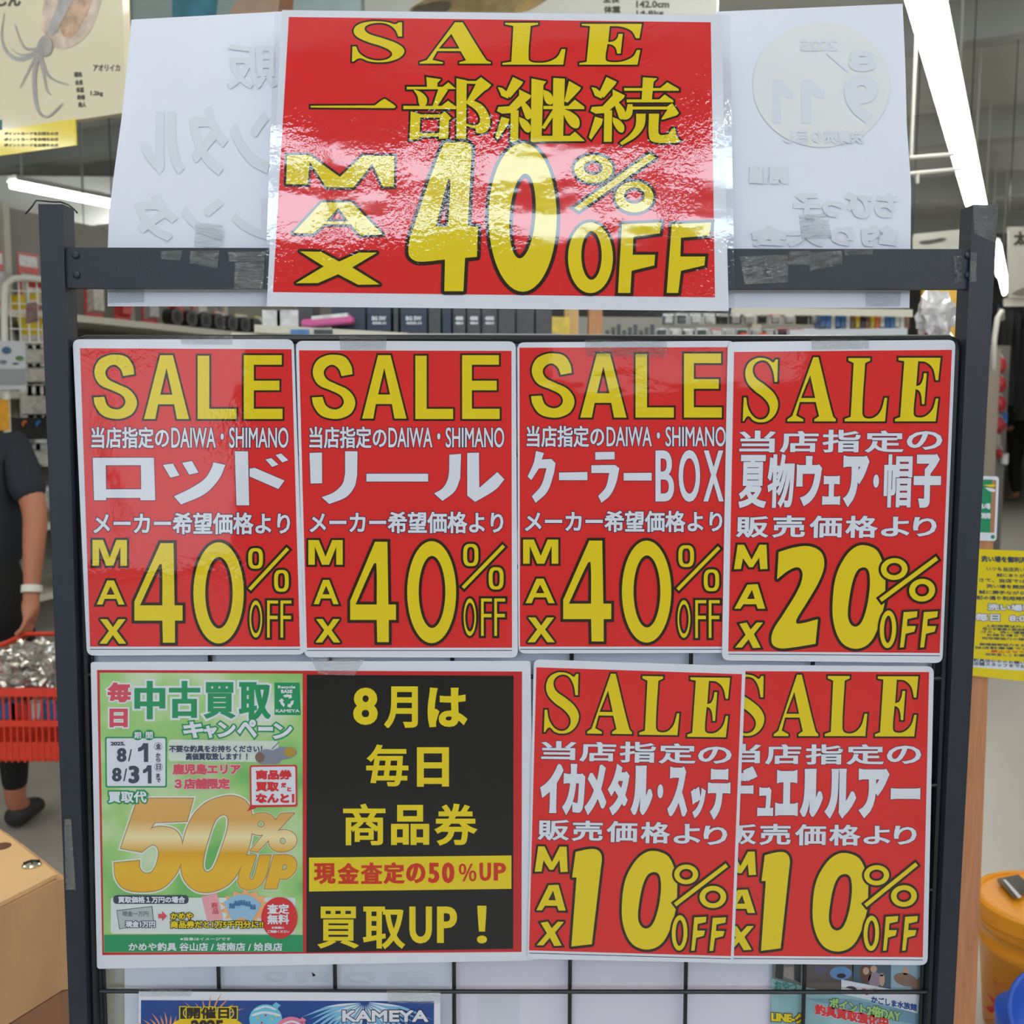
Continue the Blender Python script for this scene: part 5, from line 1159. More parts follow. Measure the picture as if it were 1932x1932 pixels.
tag(blob('plastic_bundle', PD(1765, 596, 2.6), (.045, .04, .06), PLAST, 2), 'crumpled clear plastic bundle between grid and right post', 'bundle')
tag(blob('red_packet', PD(1752, 628, 2.62), (.028, .02, .03), PC[1], 3, sub=2, amp=.1), 'red packet inside the plastic bundle', 'packet')
tag(blob('white_packet', PD(1775, 636, 2.62), (.03, .02, .022), PC[4], 4, sub=2, amp=.1), 'white packet below the plastic bundle', 'packet')
q5 = PD(1800, 540, 5.0); o = MB().box((q5.x, q5.y, q5.z / 2), (.3, .03, q5.z)).build('amber_banner', mat('card_amber', (222, 176, 60), rough=.4, var=.15, vscale=10)); tag(o, 'tall amber banner far behind the plastic bundle', 'banner')
# ------------------------------------------------------------------ far right: clothing wall, red bags, panels
DW = mat('dark_clothes', (26, 27, 28), rough=.9, var=.3, vscale=3)
rt = root('clothes_rack', PZ(1960, 880, 0) * 1.0, 'long dark wall of hanging black clothes far back at right', 'clothes rack')
fx = PD(1905, 700, 15.0); 
MB().tube([PD(1880, 578, 15), PD(2100, 578, 15)], .025, 8).build('rail', DARKST, rt)
for px in (1884, 2090): MB().tube([PD(px, 578, 15), Vector((PD(px, 578, 15).x, PD(px, 578, 15).y, 0))], .02, 8).build('upright', DARKST, rt)
for i in range(14):
    p_ = PD(1888 + i * 15, 585, 15.0 + .05 * (i % 3)); w_ = .07
    L_ = 1.25 + .1 * (i % 4)
    MB().add([p_ + Vector((-w_ * .4, -.1, 0)), p_ + Vector((w_ * .4, -.1, 0)), p_ + Vector((w_, -.25, -.12)), p_ + Vector((w_ * .9, -.2, -L_)), p_ + Vector((-w_ * .9, -.2, -L_)), p_ + Vector((-w_, -.25, -.12)),
              p_ + Vector((-w_ * .4, .1, 0)), p_ + Vector((w_ * .4, .1, 0)), p_ + Vector((w_, .25, -.12)), p_ + Vector((w_ * .9, .2, -L_)), p_ + Vector((-w_ * .9, .2, -L_)), p_ + Vector((-w_, .25, -.12))],
             [(0,1,2,3,4,5), (11,10,9,8,7,6)] + [(i_, (i_ + 1) % 6, (i_ + 1) % 6 + 6, i_ + 6) for i_ in range(6)]).build('garment', DW, rt)
pr = PD(1872, 700, 9.0)
struct(MB().box((PD(1866, 800, 9.2).x, PD(1866, 800, 9.2).y, 1.0), (.10, .1, 2.0)).build('trim_3', mat('pillar_taupe', (150, 138, 126), rough=.7)))
rt = root('white_hose', PD(1884, 640, 8.5), 'white bent pipe rising beside the right post, far back', 'pipe')
MB().tube([PD(1874, 700, 8.5), PD(1876, 640, 8.5), PD(1882, 600, 8.5), PD(1890, 588, 8.5), PD(1891, 600, 8.9)], .022, 8).build('pipe', WWH, rt, smooth=True)
pn = PD(1880, 640, 9.75)
tag(MB().box((PD(1868, 700, 9.75).x, pn.y, (PD(1880, 652, 9.75).z) / 2), (.34, .04, PD(1880, 652, 9.75).z)).build('partition', mat('panel_grey_brown', (112, 108, 104), rough=.7, var=.06, vscale=2)), 'tall grey partition behind the red bags', 'partition')
RB = mat('red_bag_nylon', (170, 34, 40), rough=.45, var=.2, vscale=8)
for i, y_ in enumerate((690, 726, 762, 802, 856)):
    p_ = PD(1888 - i * .8, y_, 9.66); rt = root('red_bag', p_, 'red bag hanging in the far column at right, number %s from the top' % ('one', 'two', 'three', 'four', 'five')[i], 'bag', None)
    s_ = 1.0 if i < 4 else .6
    blob('pouch', p_, (.055 * s_, .05, .075 * s_), RB, 10 + i, rt, 2, .12)
    MB().tube([p_ + Vector((-.02, 0, .07 * s_)), p_ + Vector((0, 0, .1)), p_ + Vector((.02, 0, .07 * s_))], .006, 6).build('handle', WH, rt)
for i, (x_, y_, m_) in enumerate(((1866,745,SI),(1864,770,mat('packet_teal', (92, 128, 140), rough=.5)),(1893,790,BL),(1880,830,SI),(1895,866,WH))):
    o = MB().box(PD(x_, y_, 9.71), (.06, .04, .10), bev=.005).build('hanging_pack', m_); tag(o, ('grey pack left of the second red bag', 'teal pack left of the third red bag', 'blue pack right of the fourth red bag', 'grey pack above the lowest red bag', 'white pack beside the lowest red bag')[i], 'pack')
# sign boards hanging far back
rt = root('kanji_board', PD(1930, 555, 7.5), 'white hanging board with black kanji and a fish picture, right edge of view', 'sign')
V = [PD(x, y, 7.5) for x, y in ((1903,562),(2010,562),(2010,428),(1903,428))]
MB().hexa(V, [p + Vector((0, .02, 0)) for p in V]).build('board', mat('board_offwhite', (188, 184, 174), rough=.5), rt)
P_ = Print(rt, V[0].y - .004); INKP = mat('board_ink', (58, 54, 50), rough=.6)
P_.outlined('lettering', fit(text('太', 3), (1914, 438, 1936, 462)), INKP, None, 0, 1.4, layer=0)
P_.put('fish_picture', shape([[(1910,556,1),(1925,545,1),(1960,535,1),(1990,545,1),(1960,556,1)]])[:2], mat('fish_picture_grey', (120, 112, 96), rough=.5, var=.2, vscale=10), 0)
struct(MB().hexa([PD(1893,578,7.6), PD(2010,578,7.6), PD(2010,563,7.6), PD(1893,563,7.6)], [PD(1893,578,7.8), PD(2010,578,7.8), PD(2010,563,7.8), PD(1893,563,7.8)]).build('trim_4', CREAM2))
rt = root('kanji_board', PD(182, 466, 6.5), 'small pale board with three dark characters behind the left post', 'sign')
V = [PD(x, y, 6.5) for x, y in ((162,480),(215,480),(212,421),(158,427))]
MB().hexa(V, [p + Vector((0, .02, 0)) for p in V]).build('board', mat('board_dim_white', (170, 168, 158), rough=.6), rt)
Print(rt, V[0].y - .004).outlined('lettering', fit(text('太刀魚', 2), (166, 430, 200, 443)), INKP, None, 0, 1.0, layer=0)
rt = root('kanji_board', PD(1745, 466, 7.0), 'pale board with a dark fish outline behind the right end of the crossbar', 'sign')
V = [PD(x, y, 7.0) for x, y in ((1722,480),(1822,476),(1822,432),(1722,442))]
MB().hexa(V, [p + Vector((0, .02, 0)) for p in V]).build('board', mat('board_dim_white', (170, 168, 158), rough=.6), rt)
Print(rt, V[0].y - .004).put('fish_picture', shape([[(1735,458,1),(1760,452,1),(1785,450,1),(1770,457,1)]])[:2], INKP, 0)
rt = root('conduit', PD(1760, 300, 4.2), 'thin white conduit pipes under the ceiling between sheet and strip lights', 'pipe')
MB().tube([PD(1715, 328, 4.2), PD(1812, 319, 4.2)], .007, 8).build('pipe', WWH, rt); MB().tube([PD(1715, 298, 4.4), PD(1800, 291, 4.4)], .008, 8).build('pipe', WWH, rt); MB().tube([PD(1719, 300, 4.4), Vector((PD(1719, 300, 4.4).x, PD(1719, 300, 4.4).y, ZC))], .007, 8).build('pipe', WWH, rt); MB().tube([PD(1732, 326, 4.2), PD(1731, 346, 4.2)], .006, 8).build('pipe', WWH, rt)
struct(MB().box(PD(80, 400, 9), (1.6, .4, .5)).build('trim_5', BEAM))
# ------------------------------------------------------------------ wooden stand with notices, right
dW = 1.75
WPOST = mat('cedar_post', (188, 128, 92), rough=.55, var=.14, vscale=16, stretch=(9, 9, .8))
def along(x0, y0, x1, y1, d_, z):
    a, b = PD(x0, y0, d_), PD(x1, y1, d_); t = (z - a.z) / (b.z - a.z); return a + (b - a) * t
f = [along(1806, 900, 1796, 1932, dW, 0), along(1878, 900, 1840, 1932, dW, 0), PD(1878, 925, dW), PD(1812, 925, dW)]
f[0].x = f[1].x - .055; f[3].x = f[2].x - .055
rt = root('notice_post', (f[0] + f[1]) / 2, 'square reddish wooden post standing right of the rack', 'post')
MB().hexa(f, [p + Vector((0, .045, 0)) for p in f]).build('timber', WPOST, rt)
MB().box((f[0] + f[1]) / 2 + Vector((0, .02, .02)), (.3, .3, .04), bev=.004).build('foot', WPOST, rt)
q_ = PD(1857, 1507, dW); MB().lathe(q_ + Vector((-.010, .01, 0)), [(.0045, 0), (.0045, .012), (0, .013)], 10, Matrix.Rotation(PI / 2, 3, 'Y')).build('nail', DARKST, rt)
y_n = dW - .99 - .004
rt = root('green_notice', PL(1850, 1020, y_n), 'laminated green and brown notice with white edge on top of the wooden post', 'sign')
P = Print(rt, y_n); P.quad('laminated_sheet', [(1790,896),(1885,899),(1880,1021),(1790,1018)], WHI, 0, r=7, thick=.001)
P.quad('green_panel', [(1795,903),(1872,905),(1868,1005),(1795,1003)], lam('print_forest', (38, 134, 96)), 1); P.quad('brown_stripe', [(1872,905),(1880,906),(1876,1005),(1868,1005)], lam('print_cocoa', (170, 120, 92)), 1)
P.put('yellow_mark', shape([[(1855,915),(1878,915,1),(1872,919,1)]])[:2], YEL, 2); P.put('white_mark', shape([[(1858,920),(1870,921,1),(1878,926,1),(1868,927,1)]])[:2], WHI, 2)
P.outlined('lettering', fit(text('洗い場', 2), (1845,950,1868,960)), WHI, None, 0, .6, layer=2); P.outlined('lettering', fit(text('ご利用', 2), (1845,968,1868,978)), WHI, None, 0, .6, layer=2)
P.put('green_dot', shape([ell(1873,1013,4,4,16)])[:2], lam('print_forest', (38, 134, 96)), 2)
y_n2 = y_n - .003
rt = root('yellow_notice', PL(1930, 1285, y_n2), 'large yellow notice about the washing place hours, right edge of view', 'sign')
P = Print(rt, y_n2); NY = lam('print_notice_yellow', (226, 204, 28))
P.quad('laminated_sheet', [(1800,1034),(2090,1046),(2080,1302),(1790,1270)], NY, 0, thick=.001)
P.crop(1820, 880, 4.598); P.rot = .03
for s_, b_, m_, pen in (('洗い場を御利用される方へ', (145,785,830,835), SLATE, 2.6), ('いつも当店洗い場を御利用', (190,880,760,915), SLATE, 1.2), ('誠にありがとうございます', (280,935,860,965), SLATE, 1.2), ('さて、当店では洗い場を', (125,980,760,1012), SLATE, 1.4), ('洗い場を開放させて頂いて', (190,1030,860,1062), SLATE, 1.4),
                        ('誠に勝手ながら、この度', (125,1080,760,1112), SLATE, 1.4), ('記の通り利用時間を設けさせ', (105,1130,830,1165), SLATE, 1.6), ('上記時間以外の御利用は', (180,1380,760,1402), SLATE, 1), ('他のお客様の御迷惑になりますので', (155,1405,830,1428), SLATE, 1), ('ゴミ、洗い場等は各自で', (140,1432,760,1455), SLATE, 1), ('お持ち帰り下さいます様', (190,1460,830,1482), SLATE, 1), ('何卒御協力の程宜しくお願い', (150,1488,830,1510), SLATE, 1), ('御理解御協力をお願い致します', (130,1540,830,1562), SLATE, 1), ('当店駐車場での作業等は', (90,1570,830,1592), SLATE, 1), ('禁止させて頂きます', (230,1600,760,1622), RD2, 1), ('何卒宜しくお願い致します', (180,1628,760,1650), SLATE, 1)):
    P.outlined('lettering', fit(text(s_, 1), b_), m_, None, 0, pen, layer=1)
for s_, b_ in (('洗い場利用時間', (200,1200,900,1258)), ('毎日  8:00-20:00', (92,1285,880,1350))): P.outlined('lettering', fit(text(s_, 3), b_, (3, 3)), WHI, SLATE, 5, 3.5, layer=1)
P.rot = 0
P.put('white_strip', shape([[(62,1670),(900,1725),(900,1800),(62,1740)]])[:2], WHI, 1)
P.rot = .06
for s_, b_ in (('釣具店からのお願い　御不明な点は', (75,1690,880,1715)), ('店舗スタッフまでお申し付け下さい', (75,1715,880,1745))): P.outlined('lettering', fit(text(s_, 1), b_), SLATE, None, 0, 1, layer=2)
# ------------------------------------------------------------------ yellow bucket, blue bucket
YBK = mat('bucket_yellow_plastic', (226, 146, 14), rough=.35, bump=.05, bscale=80)
bc = PD(1978, 1697, 2.4); rB = .165
rt = root('yellow_bucket', Vector((bc.x, bc.y, 0)), 'large yellow orange lidded bucket behind the wooden post', 'bucket')
MB().lathe(Vector((bc.x, bc.y, 0)), [(.13, 0), (.148, bc.z - .12), (.151, bc.z - .118), (.151, bc.z - .10), (.149, bc.z - .098), (.15, bc.z - .07), (.154, bc.z - .068), (.154, bc.z - .05), (.150, bc.z - .046), (.150, bc.z - .02)], 48).build('body', YBK, rt, smooth=True)
MB().lathe(Vector((bc.x, bc.y, 0)), [(.158, bc.z - .045), (.165, bc.z - .04), (.165, bc.z - .004), (.158, bc.z), (.150, bc.z - .001), (.148, bc.z - .006), (0, bc.z - .006)], 48).build('lid', YBK, rt)
RMK = mat('bucket_red_print', (176, 28, 34), rough=.4)
def oncyl(px, py):
    d = ray(px, py); o_ = CAM - Vector((bc.x, bc.y, 0)); r_ = .1525
    a = d.x**2 + d.y**2; b_ = 2 * (o_.x * d.x + o_.y * d.y); c_ = o_.x**2 + o_.y**2 - r_**2
    D_ = max(0, b_ * b_ - 4 * a * c_); return CAM + d * ((-b_ - math.sqrt(D_)) / (2 * a))
for pts in ([(1863,1873),(1876,1885),(1885,1900),(1878,1902)], [(1858,1900),(1880,1896),(1902,1896),(1902,1908),(1868,1911)], [(1887,1911),(1900,1914),(1906,1932),(1900,1928)]):
    mesh('red_mark', [oncyl(*p) for p in pts], [tuple(range(len(pts)))], RMK, rt)
for a_, b_ in (((1875,1851),(1906,1869)), ((1875,1851),(1900,1890)), ((1857,1925),(1895,1921))):
    MB().tube([oncyl(*a_), oncyl((a_[0]+b_[0])/2, (a_[1]+b_[1])/2), oncyl(*b_)], .0009, 5).build('red_line', RMK, rt)
lp = [PZ(*p, bc.z + .001) for p in ((1881,1662),(1921,1654),(1950,1680),(1913,1697))]
o = mesh('black_packet', lp + [p + UP * .006 for p in lp], [(3,2,1,0),(4,5,6,7),(0,1,5,4),(1,2,6,5),(2,3,7,6),(3,0,4,7)], mat('packet_black_gloss', (48, 42, 38), rough=.15, coat=1, var=.3, vscale=60)); tag(o, 'glossy black packet lying on the yellow bucket lid', 'packet')
lp = [PZ(*p, bc.z + .0085) for p in ((1892,1660),(1897,1659),(1928,1692),(1922,1695))]
mesh('silver_stripe', lp, [(0,1,2,3)], mat('foil_silver', (210, 210, 214), rough=.3, metal=.5), o)
BLP = mat('bucket_blue_plastic', (34, 84, 190), rough=.35)
qb = PD(1994, 1925, 1.95)
rt = root('blue_bucket', Vector((qb.x, qb.y, 0)), 'round blue plastic tub in the lower right corner', 'bucket')
tl = Matrix.Rotation(math.radians(52), 3, 'X')
MB().lathe(qb, [(.0, -.03), (.085, -.03), (.096, 0), (.099, .004), (.096, .010), (.088, .006), (.08, -.004), (0, -.006)], 40, tl).build('lid', BLP, rt, smooth=True)
MB().lathe(qb + Vector((0, .06, -.02)), [(.0, -qb.z + .03), (.075, -qb.z + .03), (.085, -.02), (.085, .0), (0, .0)], 40).build('body', BLP, rt, smooth=True)
# ------------------------------------------------------------------ wooden block, lower left
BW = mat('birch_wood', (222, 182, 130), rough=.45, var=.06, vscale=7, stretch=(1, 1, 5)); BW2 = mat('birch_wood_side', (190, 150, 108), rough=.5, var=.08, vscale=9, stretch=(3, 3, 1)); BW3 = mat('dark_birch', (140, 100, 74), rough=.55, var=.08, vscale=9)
zb = .86
tp = [PZ(*p, zb) for p in ((-260,1836),(104,1650),(109,1650),(24,1584),(0,1567),(-260,1400))]
rt = root('wooden_block', tp[1] * 1.0, 'pale wooden block with a slotted screw in its top, lower left corner', 'block')
rt.location.z = 0
def slab(name, pts, z0, z1, m, inset=0.0):
    c_ = sum(pts, Vector()) / len(pts); P_ = [p + (c_ - p).normalized() * inset for p in pts]
    lo = [Vector((p.x, p.y, z0)) for p in P_]; hi = [Vector((p.x, p.y, z1)) for p in P_]; n_ = len(P_)
    return mesh(name, lo + hi, [tuple(range(n_))[::-1], tuple(range(n_, 2 * n_))] + [(i, (i + 1) % n_, (i + 1) % n_ + n_, i + n_) for i in range(n_)], m, rt)
big = [tp[0], tp[1] + Vector((.004, -.002, 0)), tp[2] + Vector((.012, .002, 0)), tp[3] + Vector((.010, .004, 0)), tp[4] + Vector((.008, .006, 0)), tp[5]]
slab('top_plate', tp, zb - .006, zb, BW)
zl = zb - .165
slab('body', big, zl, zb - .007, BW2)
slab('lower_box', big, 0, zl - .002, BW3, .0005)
sp = PZ(60, 1633, zb)
MB().lathe(sp, [(.0, 0), (.0125, 0), (.0125, .002), (.0105, .0042), (.004, .0058), (0, .006)], 28).build('screw', mat('screw_nickel', (200, 196, 180), rough=.2, metal=1.0), rt, smooth=False)
MB().box(sp + UP * .0055, (.021, .0022, .002), rz=math.radians(25)).build('screw_slot', mat('slot_dark', (36, 30, 26), rough=.6), rt); MB().box(sp + UP * .0055, (.012, .002, .002), rz=math.radians(-60)).build('screw_slot', mat('slot_dark', (36, 30, 26)), rt)
MB().lathe(PZ(3, 1597, zb) , [(.0, .0006), (.013, .0006), (.013, .0)], 24).build('drilled_hole', mat('hole_dark_brown', (92, 56, 40), rough=.8), rt)
# ------------------------------------------------------------------ people
def skin_body(name, verts, edges, radii, m, parent, rootv=0, sub=2):
    me = bpy.data.meshes.new(name); base = worldloc(parent)
    me.from_pydata([tuple(Vector(v) - base) for v in verts], edges, []); me.materials.append(m)
    o = bpy.data.objects.new(name, me); COL.objects.link(o); o.parent = parent
    md = o.modifiers.new('skin', 'SKIN'); md.use_smooth_shade = True; md.use_x_symmetry = False
    for i, r in enumerate(radii):
        sv = me.skin_vertices[0].data[i]; sv.radius = r if isinstance(r, tuple) else (r, r); sv.use_root = (i == rootv)
    s_ = o.modifiers.new('sub', 'SUBSURF'); s_.levels = sub; s_.render_levels = sub
    return o
SKIN = mat('skin', (178, 114, 86), rough=.55, var=.05, vscale=30)
def person(loc, yaw, label, shirt, trouser, hair, shoe, arm_r, arm_l, legs, H=1.68, shorts=False, band=False):
    """arm_*: elbow, wrist offsets in the body frame (x right, y forward, z up)"""
    rt = root('person', loc, label, 'person'); k = H / 1.68
    Rz = Matrix.Rotation(yaw, 3, 'Z')
    def W(x, y, z): return Vector(loc) + Rz @ Vector((x * k, y * k, z * k))
    # body: one continuous skin
    V = []; E_ = []; R_ = []
    def nv(p, r, par=None):
        V.append(W(*p)); R_.append(tuple(a * k for a in r) if isinstance(r, tuple) else r * k)
        if par is not None: E_.append((par, len(V) - 1))
        return len(V) - 1
    pel = nv((0, 0, .93), (.15, .11)); sp1 = nv((0, .01, 1.08), (.135, .10), pel); ch = nv((0, .01, 1.26), (.155, .115), sp1); nb = nv((0, .01, 1.385), (.085, .07), ch); nk = nv((0, .03, 1.44), .052, nb); 
    hd0 = nv((0, .045, 1.50), (.068, .075), nk); hd = nv((0, .04, 1.58), (.078, .092), hd0); hd2 = nv((0, .03, 1.645), (.06, .07), hd)
    for s_, (el, wr) in ((1, arm_r), (-1, arm_l)):
        sh = nv((s_ * .19, 0, 1.36), .055, ch); e1 = nv(el, .042, sh); f1 = nv(tuple((a * .6 + b * .4) for a, b in zip(el, wr)), .038, e1); w1 = nv(wr, (.027, .022), f1)
        dv = (Vector(wr) - Vector(el)).normalized(); pm_ = nv(tuple(Vector(wr) + dv * .06), (.038, .017), w1)
        fwd = Vector((0, 1, 0)); sd = dv.cross(Vector((1, 0, 0))).normalized()
        for j, ln in enumerate((.075, .085, .08, .062)):
            o_ = sd * (-.027 + j * .018); b_ = Vector(wr) + dv * .085 + o_
            a1 = nv(tuple(b_), .0095, pm_); a2 = nv(tuple(b_ + dv * ln * .5 + Vector((-s_ * .012, 0, 0))), .0088, a1); nv(tuple(b_ + dv * ln * .85 + Vector((-s_ * .035, 0, 0))), .0078, a2)
        t0 = nv(tuple(Vector(wr) + dv * .03 + sd * -.035), .011, w1); nv(tuple(Vector(wr) + dv * .075 + sd * -.05 + Vector((-s_ * .015, 0, 0))), .009, t0)
    feet = []
    for s_, (kn, an) in ((1, legs[0]), (-1, legs[1])):
        hp = nv((s_ * .095, 0, .86), .095, pel); th = nv(tuple((Vector((s_ * .1, 0, .84)) + Vector(kn)) / 2), .078, hp); k1 = nv(kn, .055, th); cf = nv(tuple(Vector(kn) * .65 + Vector(an) * .35 + Vector((0, -.02, 0))), .054, k1); a1 = nv(an, .036, cf)
        ft = nv((an[0], an[1] + .07, .045), (.038, .03), a1); nv((an[0], an[1] + .15, .03), (.036, .022), ft); feet.append(an)
    skin_body('body', V, E_, R_, SKIN, rt)
    # shirt with sleeves
    V = []; E_ = []; R_ = []
    a0 = nv((0, 0, .87), (.225, .165)); a1 = nv((0, .01, 1.08), (.215, .15), a0); a2 = nv((0, .01, 1.25), (.20, .14), a1); a3 = nv((0, .01, 1.375), (.11, .085), a2)
    for s_, (el, wr) in ((1, arm_r), (-1, arm_l)):
        sh = nv((s_ * .185, 0, 1.345), .07, a2); nv(tuple(Vector((s_ * .185, 0, 1.345)) * .12 + Vector(el) * .88), .064, sh)
    skin_body('shirt', V, E_, R_, shirt, rt)
    V = []; E_ = []; R_ = []
    p0a = nv((0, 0, 1.10), (.17, .12)); p0 = nv((0, 0, .92), (.20, .14), p0a)
    for s_, (kn, an) in ((1, legs[0]), (-1, legs[1])):
        h1 = nv((s_ * .1, 0, .82), .118, p0)
        if shorts: nv(tuple(Vector(kn) * .5 + Vector((s_ * .1, 0, .82)) * .5), .12, h1)
        else: kk = nv(kn, .08, h1); nv(tuple(Vector(an) + Vector((0, 0, .03))), .062, kk)
    skin_body('shorts' if shorts else 'trousers', V, E_, R_, trouser, rt)
    if shorts:
        for s_, (kn, an) in ((1, legs[0]), (-1, legs[1])):
            V = []; E_ = []; R_ = []; a = nv(tuple(Vector(kn) + Vector((0, 0, .30))), .09); b = nv(kn, .06, a); c = nv(tuple(Vector(kn) * .65 + Vector(an) * .35 + Vector((0, -.02, 0))), .060, b); nv(tuple(Vector(an) + Vector((0, 0, .04))), .042, c)
            skin_body('legging', V, E_, R_, trouser, rt)
    for an in feet:
        V = []; E_ = []; R_ = []; a = nv((an[0], an[1] - .03, .045), (.045, .042)); b = nv((an[0], an[1] + .07, .045), (.048, .04), a); nv((an[0], an[1] + .17, .03), (.045, .028), b)
        skin_body('shoe', V, E_, R_, shoe, rt)
    # face and hair
    hm = MB(); hc = W(0, .015, 1.605)
    bm = bmesh.new(); bmesh.ops.create_uvsphere(bm, u_segments=24, v_segments=14, radius=1)
    bm.verts.index_update(); vs = []
    for v in bm.verts:
        c_ = v.co.copy(); front = max(0, c_.y)
        r_ = 1.0 if not (c_.y > .25 and c_.z < .35) else .72
        vs.append(W(0 + c_.x * .088 * r_, .018 + c_.y * .105 * r_, 1.605 + c_.z * .098))
    mesh('hair', vs, [[v.index for v in f_.verts] for f_ in bm.faces], hair, rt, smooth=True); bm.free()
    MB().tube([W(0, .125, 1.59), W(0, .145, 1.555), W(0, .13, 1.545)], [.008 * k, .012 * k, .01 * k], 8).build('nose', SKIN, rt, smooth=True)
    for s_ in (-1, 1):
        MB().lathe(W(s_ * .03, .118, 1.585), [(0, -.008), (.006, -.005), (.009, 0), (.006, .005), (0, .008)], 10).build('eye', BK, rt, smooth=True)
        MB().lathe(W(s_ * .083, .03, 1.565), [(0, -.028), (.010, -.018), (.013, 0), (.010, .018), (0, .028)], 10).build('ear', SKIN, rt, smooth=True)
    MB().box(W(0, .122, 1.525), (.04, .01, .008), rz=yaw).build('mouth', mat('lips', (150, 80, 72), rough=.5), rt)
    if band:
        el, wr = arm_r; dv = (Vector(wr) - Vector(el)).normalized(); c_ = Vector(wr) - dv * .02
        MB().tube([W(*(c_ - dv * .012)), W(*(c_ + dv * .012))], .033 * k, 16).build('wristband', mat('band_white', (226, 224, 214), rough=.4), rt)
    return rt, W
HAIR = mat('black_hair', (24, 22, 22), rough=.6); TEE = mat('tshirt_dark_slate', (30, 36, 44), rough=.85, var=.12, vscale=9); SHT = mat('shorts_black', (22, 23, 24), rough=.9); SHO = mat('shoe_black', (34, 34, 36), rough=.6)
fp = PZ(34, 1560, 0); dP = fp.y + .99
lc = Vector((PD(-44, 1500, dP).x, fp.y, 0))
sx = 1 / 1980 * dP
arm_r = ((.275, -.06, 1.13), (.285, -.14, .86)); arm_l = ((-.24, 0, 1.08), (-.25, .08, .84))
prt, Wp = person(lc, math.radians(0), 'person in a dark t-shirt and black shorts carrying a red basket, left edge of view', TEE, SHT, HAIR, SHO, arm_r, arm_l,
       (((.13, .05, .48), (.145, -.02, .09)), ((-.10, .0, .48), (-.10, -.05, .09))), 1.68, True, True)
# basket with shiny bags
RDP = mat('basket_red_plastic', (214, 58, 36), rough=.4)
dB = dP - .49
bz1, bz0 = PD(0, 1305, dB).z, PD(0, 1438, dB).z
bxr = PD(150, 1305, dB).x; bxl = bxr - .50; by0 = dB - .99; by1 = by0 + .33
rt = root('shopping_basket', Vector(((bxl + bxr) / 2, (by0 + by1) / 2, bz0)), 'red plastic shopping basket in the hand of the person at left', 'basket')
def rim(z, e, h_, t_=.012):
    m_ = MB()
    for (c_, s_) in ((((bxl+bxr)/2, by0-e, z), (bxr-bxl+2*e, t_, h_)), (((bxl+bxr)/2, by1+e, z), (bxr-bxl+2*e, t_, h_)), ((bxl-e, (by0+by1)/2, z), (t_, by1-by0+2*e, h_)), ((bxr+e, (by0+by1)/2, z), (t_, by1-by0+2*e, h_))): m_.box(c_, s_)
    return m_
rim(bz1, .004, .024, .016).build('rim', RDP, rt); rim((bz0+bz1)/2 + .012, 0, .018).build('middle_band', RDP, rt); rim(bz0 + .035, -.006, .055).build('lower_band', RDP, rt)
MB().box(((bxl+bxr)/2, (by0+by1)/2, bz0 + .005), (bxr-bxl-.02, by1-by0-.02, .01)).build('base', RDP, rt)
m_ = MB(); nb_ = 26
for i in range(nb_ + 1):
    x_ = bxl + (bxr - bxl) * i / nb_
    for yy in (by0, by1): m_.box((x_, yy, (bz0+bz1)/2), (.005, .005, bz1 - bz0))
for i in range(17):
    for xx in (bxl, bxr): m_.box((xx, by0 + (by1-by0)*i/16, (bz0+bz1)/2), (.005, .005, bz1 - bz0))
o = m_.build('side_slats', RDP, rt); o['kind'] = 'stuff'
hp = PD(88, 1196, dP - .19)
for yy in (hp.y,):
    MB().tube([Vector((bxl, (by0+by1)/2, bz1)), Vector((bxl + .06, yy, hp.z - .07)), Vector((hp.x - .07, yy, hp.z)), Vector((hp.x + .07, yy, hp.z)), Vector((bxr, (by0+by1)/2, bz1))], .008, 8).build('handle', RDP, rt)
FOIL = mat('silver_foil_bag', (196, 190, 182), rough=.22, metal=.75, var=.3, vscale=18, bump=1.0, bscale=28)
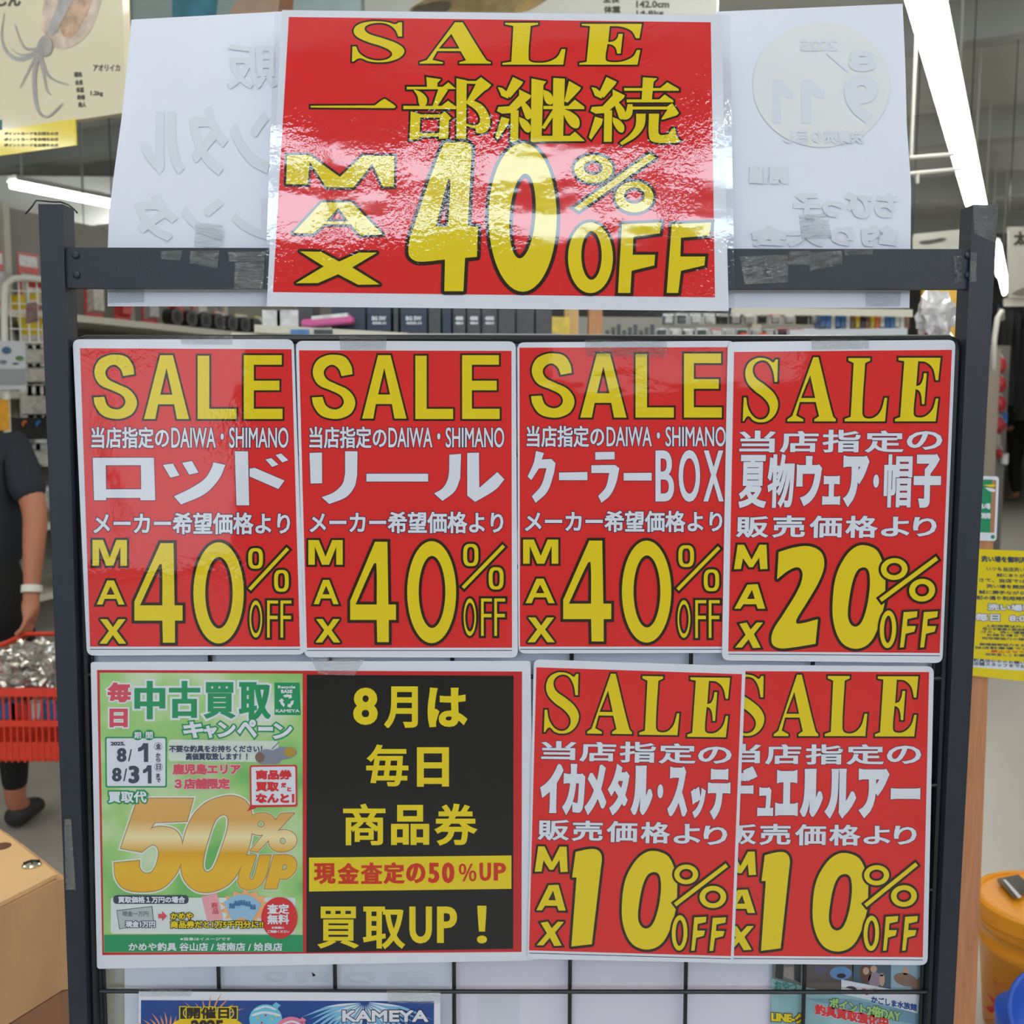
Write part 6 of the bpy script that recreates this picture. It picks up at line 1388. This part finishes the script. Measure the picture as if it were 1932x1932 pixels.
for i, (px, py, r_) in enumerate(((20,1275,.085),(62,1262,.085),(98,1270,.08),(40,1240,.06),(80,1240,.07),(118,1255,.07))):
    tag(blob('foil_bag', PD(px, py, dB + .10 + .03 * (i % 2)), (r_, r_ * .8, r_ * .75), FOIL, 20 + i, sub=4, amp=.55), 'crumpled silver foil bag in the red basket, ' + ('front left', 'front middle', 'front right', 'upper left', 'upper right', 'far right')[i], 'bag', 'silver foil bags in the red basket')
for i, (px, m_) in enumerate(((20, BL), (45, PC[1]), (75, PC[4]), (98, BL))):
    o = MB().box(PD(px, 1345, dB + .03), (.06, .03, .07), ry=.1 * (i - 1)).build('goods_packet', m_); tag(o, 'coloured packet showing through the slats of the red basket', 'packet', 'packets inside the red basket')
# far person
fp = PZ(1912, 944, 0)
TEB = mat('shirt_black', (26, 24, 24), rough=.9); SHB = mat('shoe_olive', (92, 82, 62), rough=.7)
person(Vector((fp.x, fp.y, 0)), math.radians(70), 'person in black standing sideways far back in the aisle, right edge of view', TEB, TEB, HAIR, SHB, ((.22, .12, 1.1), (.2, .30, 1.18)), ((-.22, .12, 1.1), (-.2, .30, 1.18)),
       (((.09, .03, .48), (.09, -.03, .09)), ((-.09, .0, .48), (-.09, -.04, .09))), 1.74)
# cords that carry the hanging boards
for o_, xs in (('squid_board', (.3, 1.1)), ('fish_print_board', (.2, .9)), ('sea_photo_board', (.2, .8))):
    r_ = bpy.data.objects[o_]
    for x_ in xs:
        p_ = r_.location + B * x_ + UP * (1.0 if o_ != 'fish_print_board' else .78)
        MB().tube([p_, Vector((p_.x, p_.y, ZC))], .004, 6).build('cord', WWH, r_)
for r_ in [o for o in bpy.data.objects if o.name.startswith('kanji_board')]:
    b_ = r_.children[0]; ys = [v.co for v in b_.data.vertices]; top_ = max(ys, key=lambda c_: c_.z)
    for c_ in [v for v in ys if abs(v.z - top_.z) < .09][:2]:
        p_ = r_.location + b_.location + c_; MB().tube([p_ - UP * .02, Vector((p_.x, p_.y, ZC))], .003, 6).build('cord', DARKST, r_)
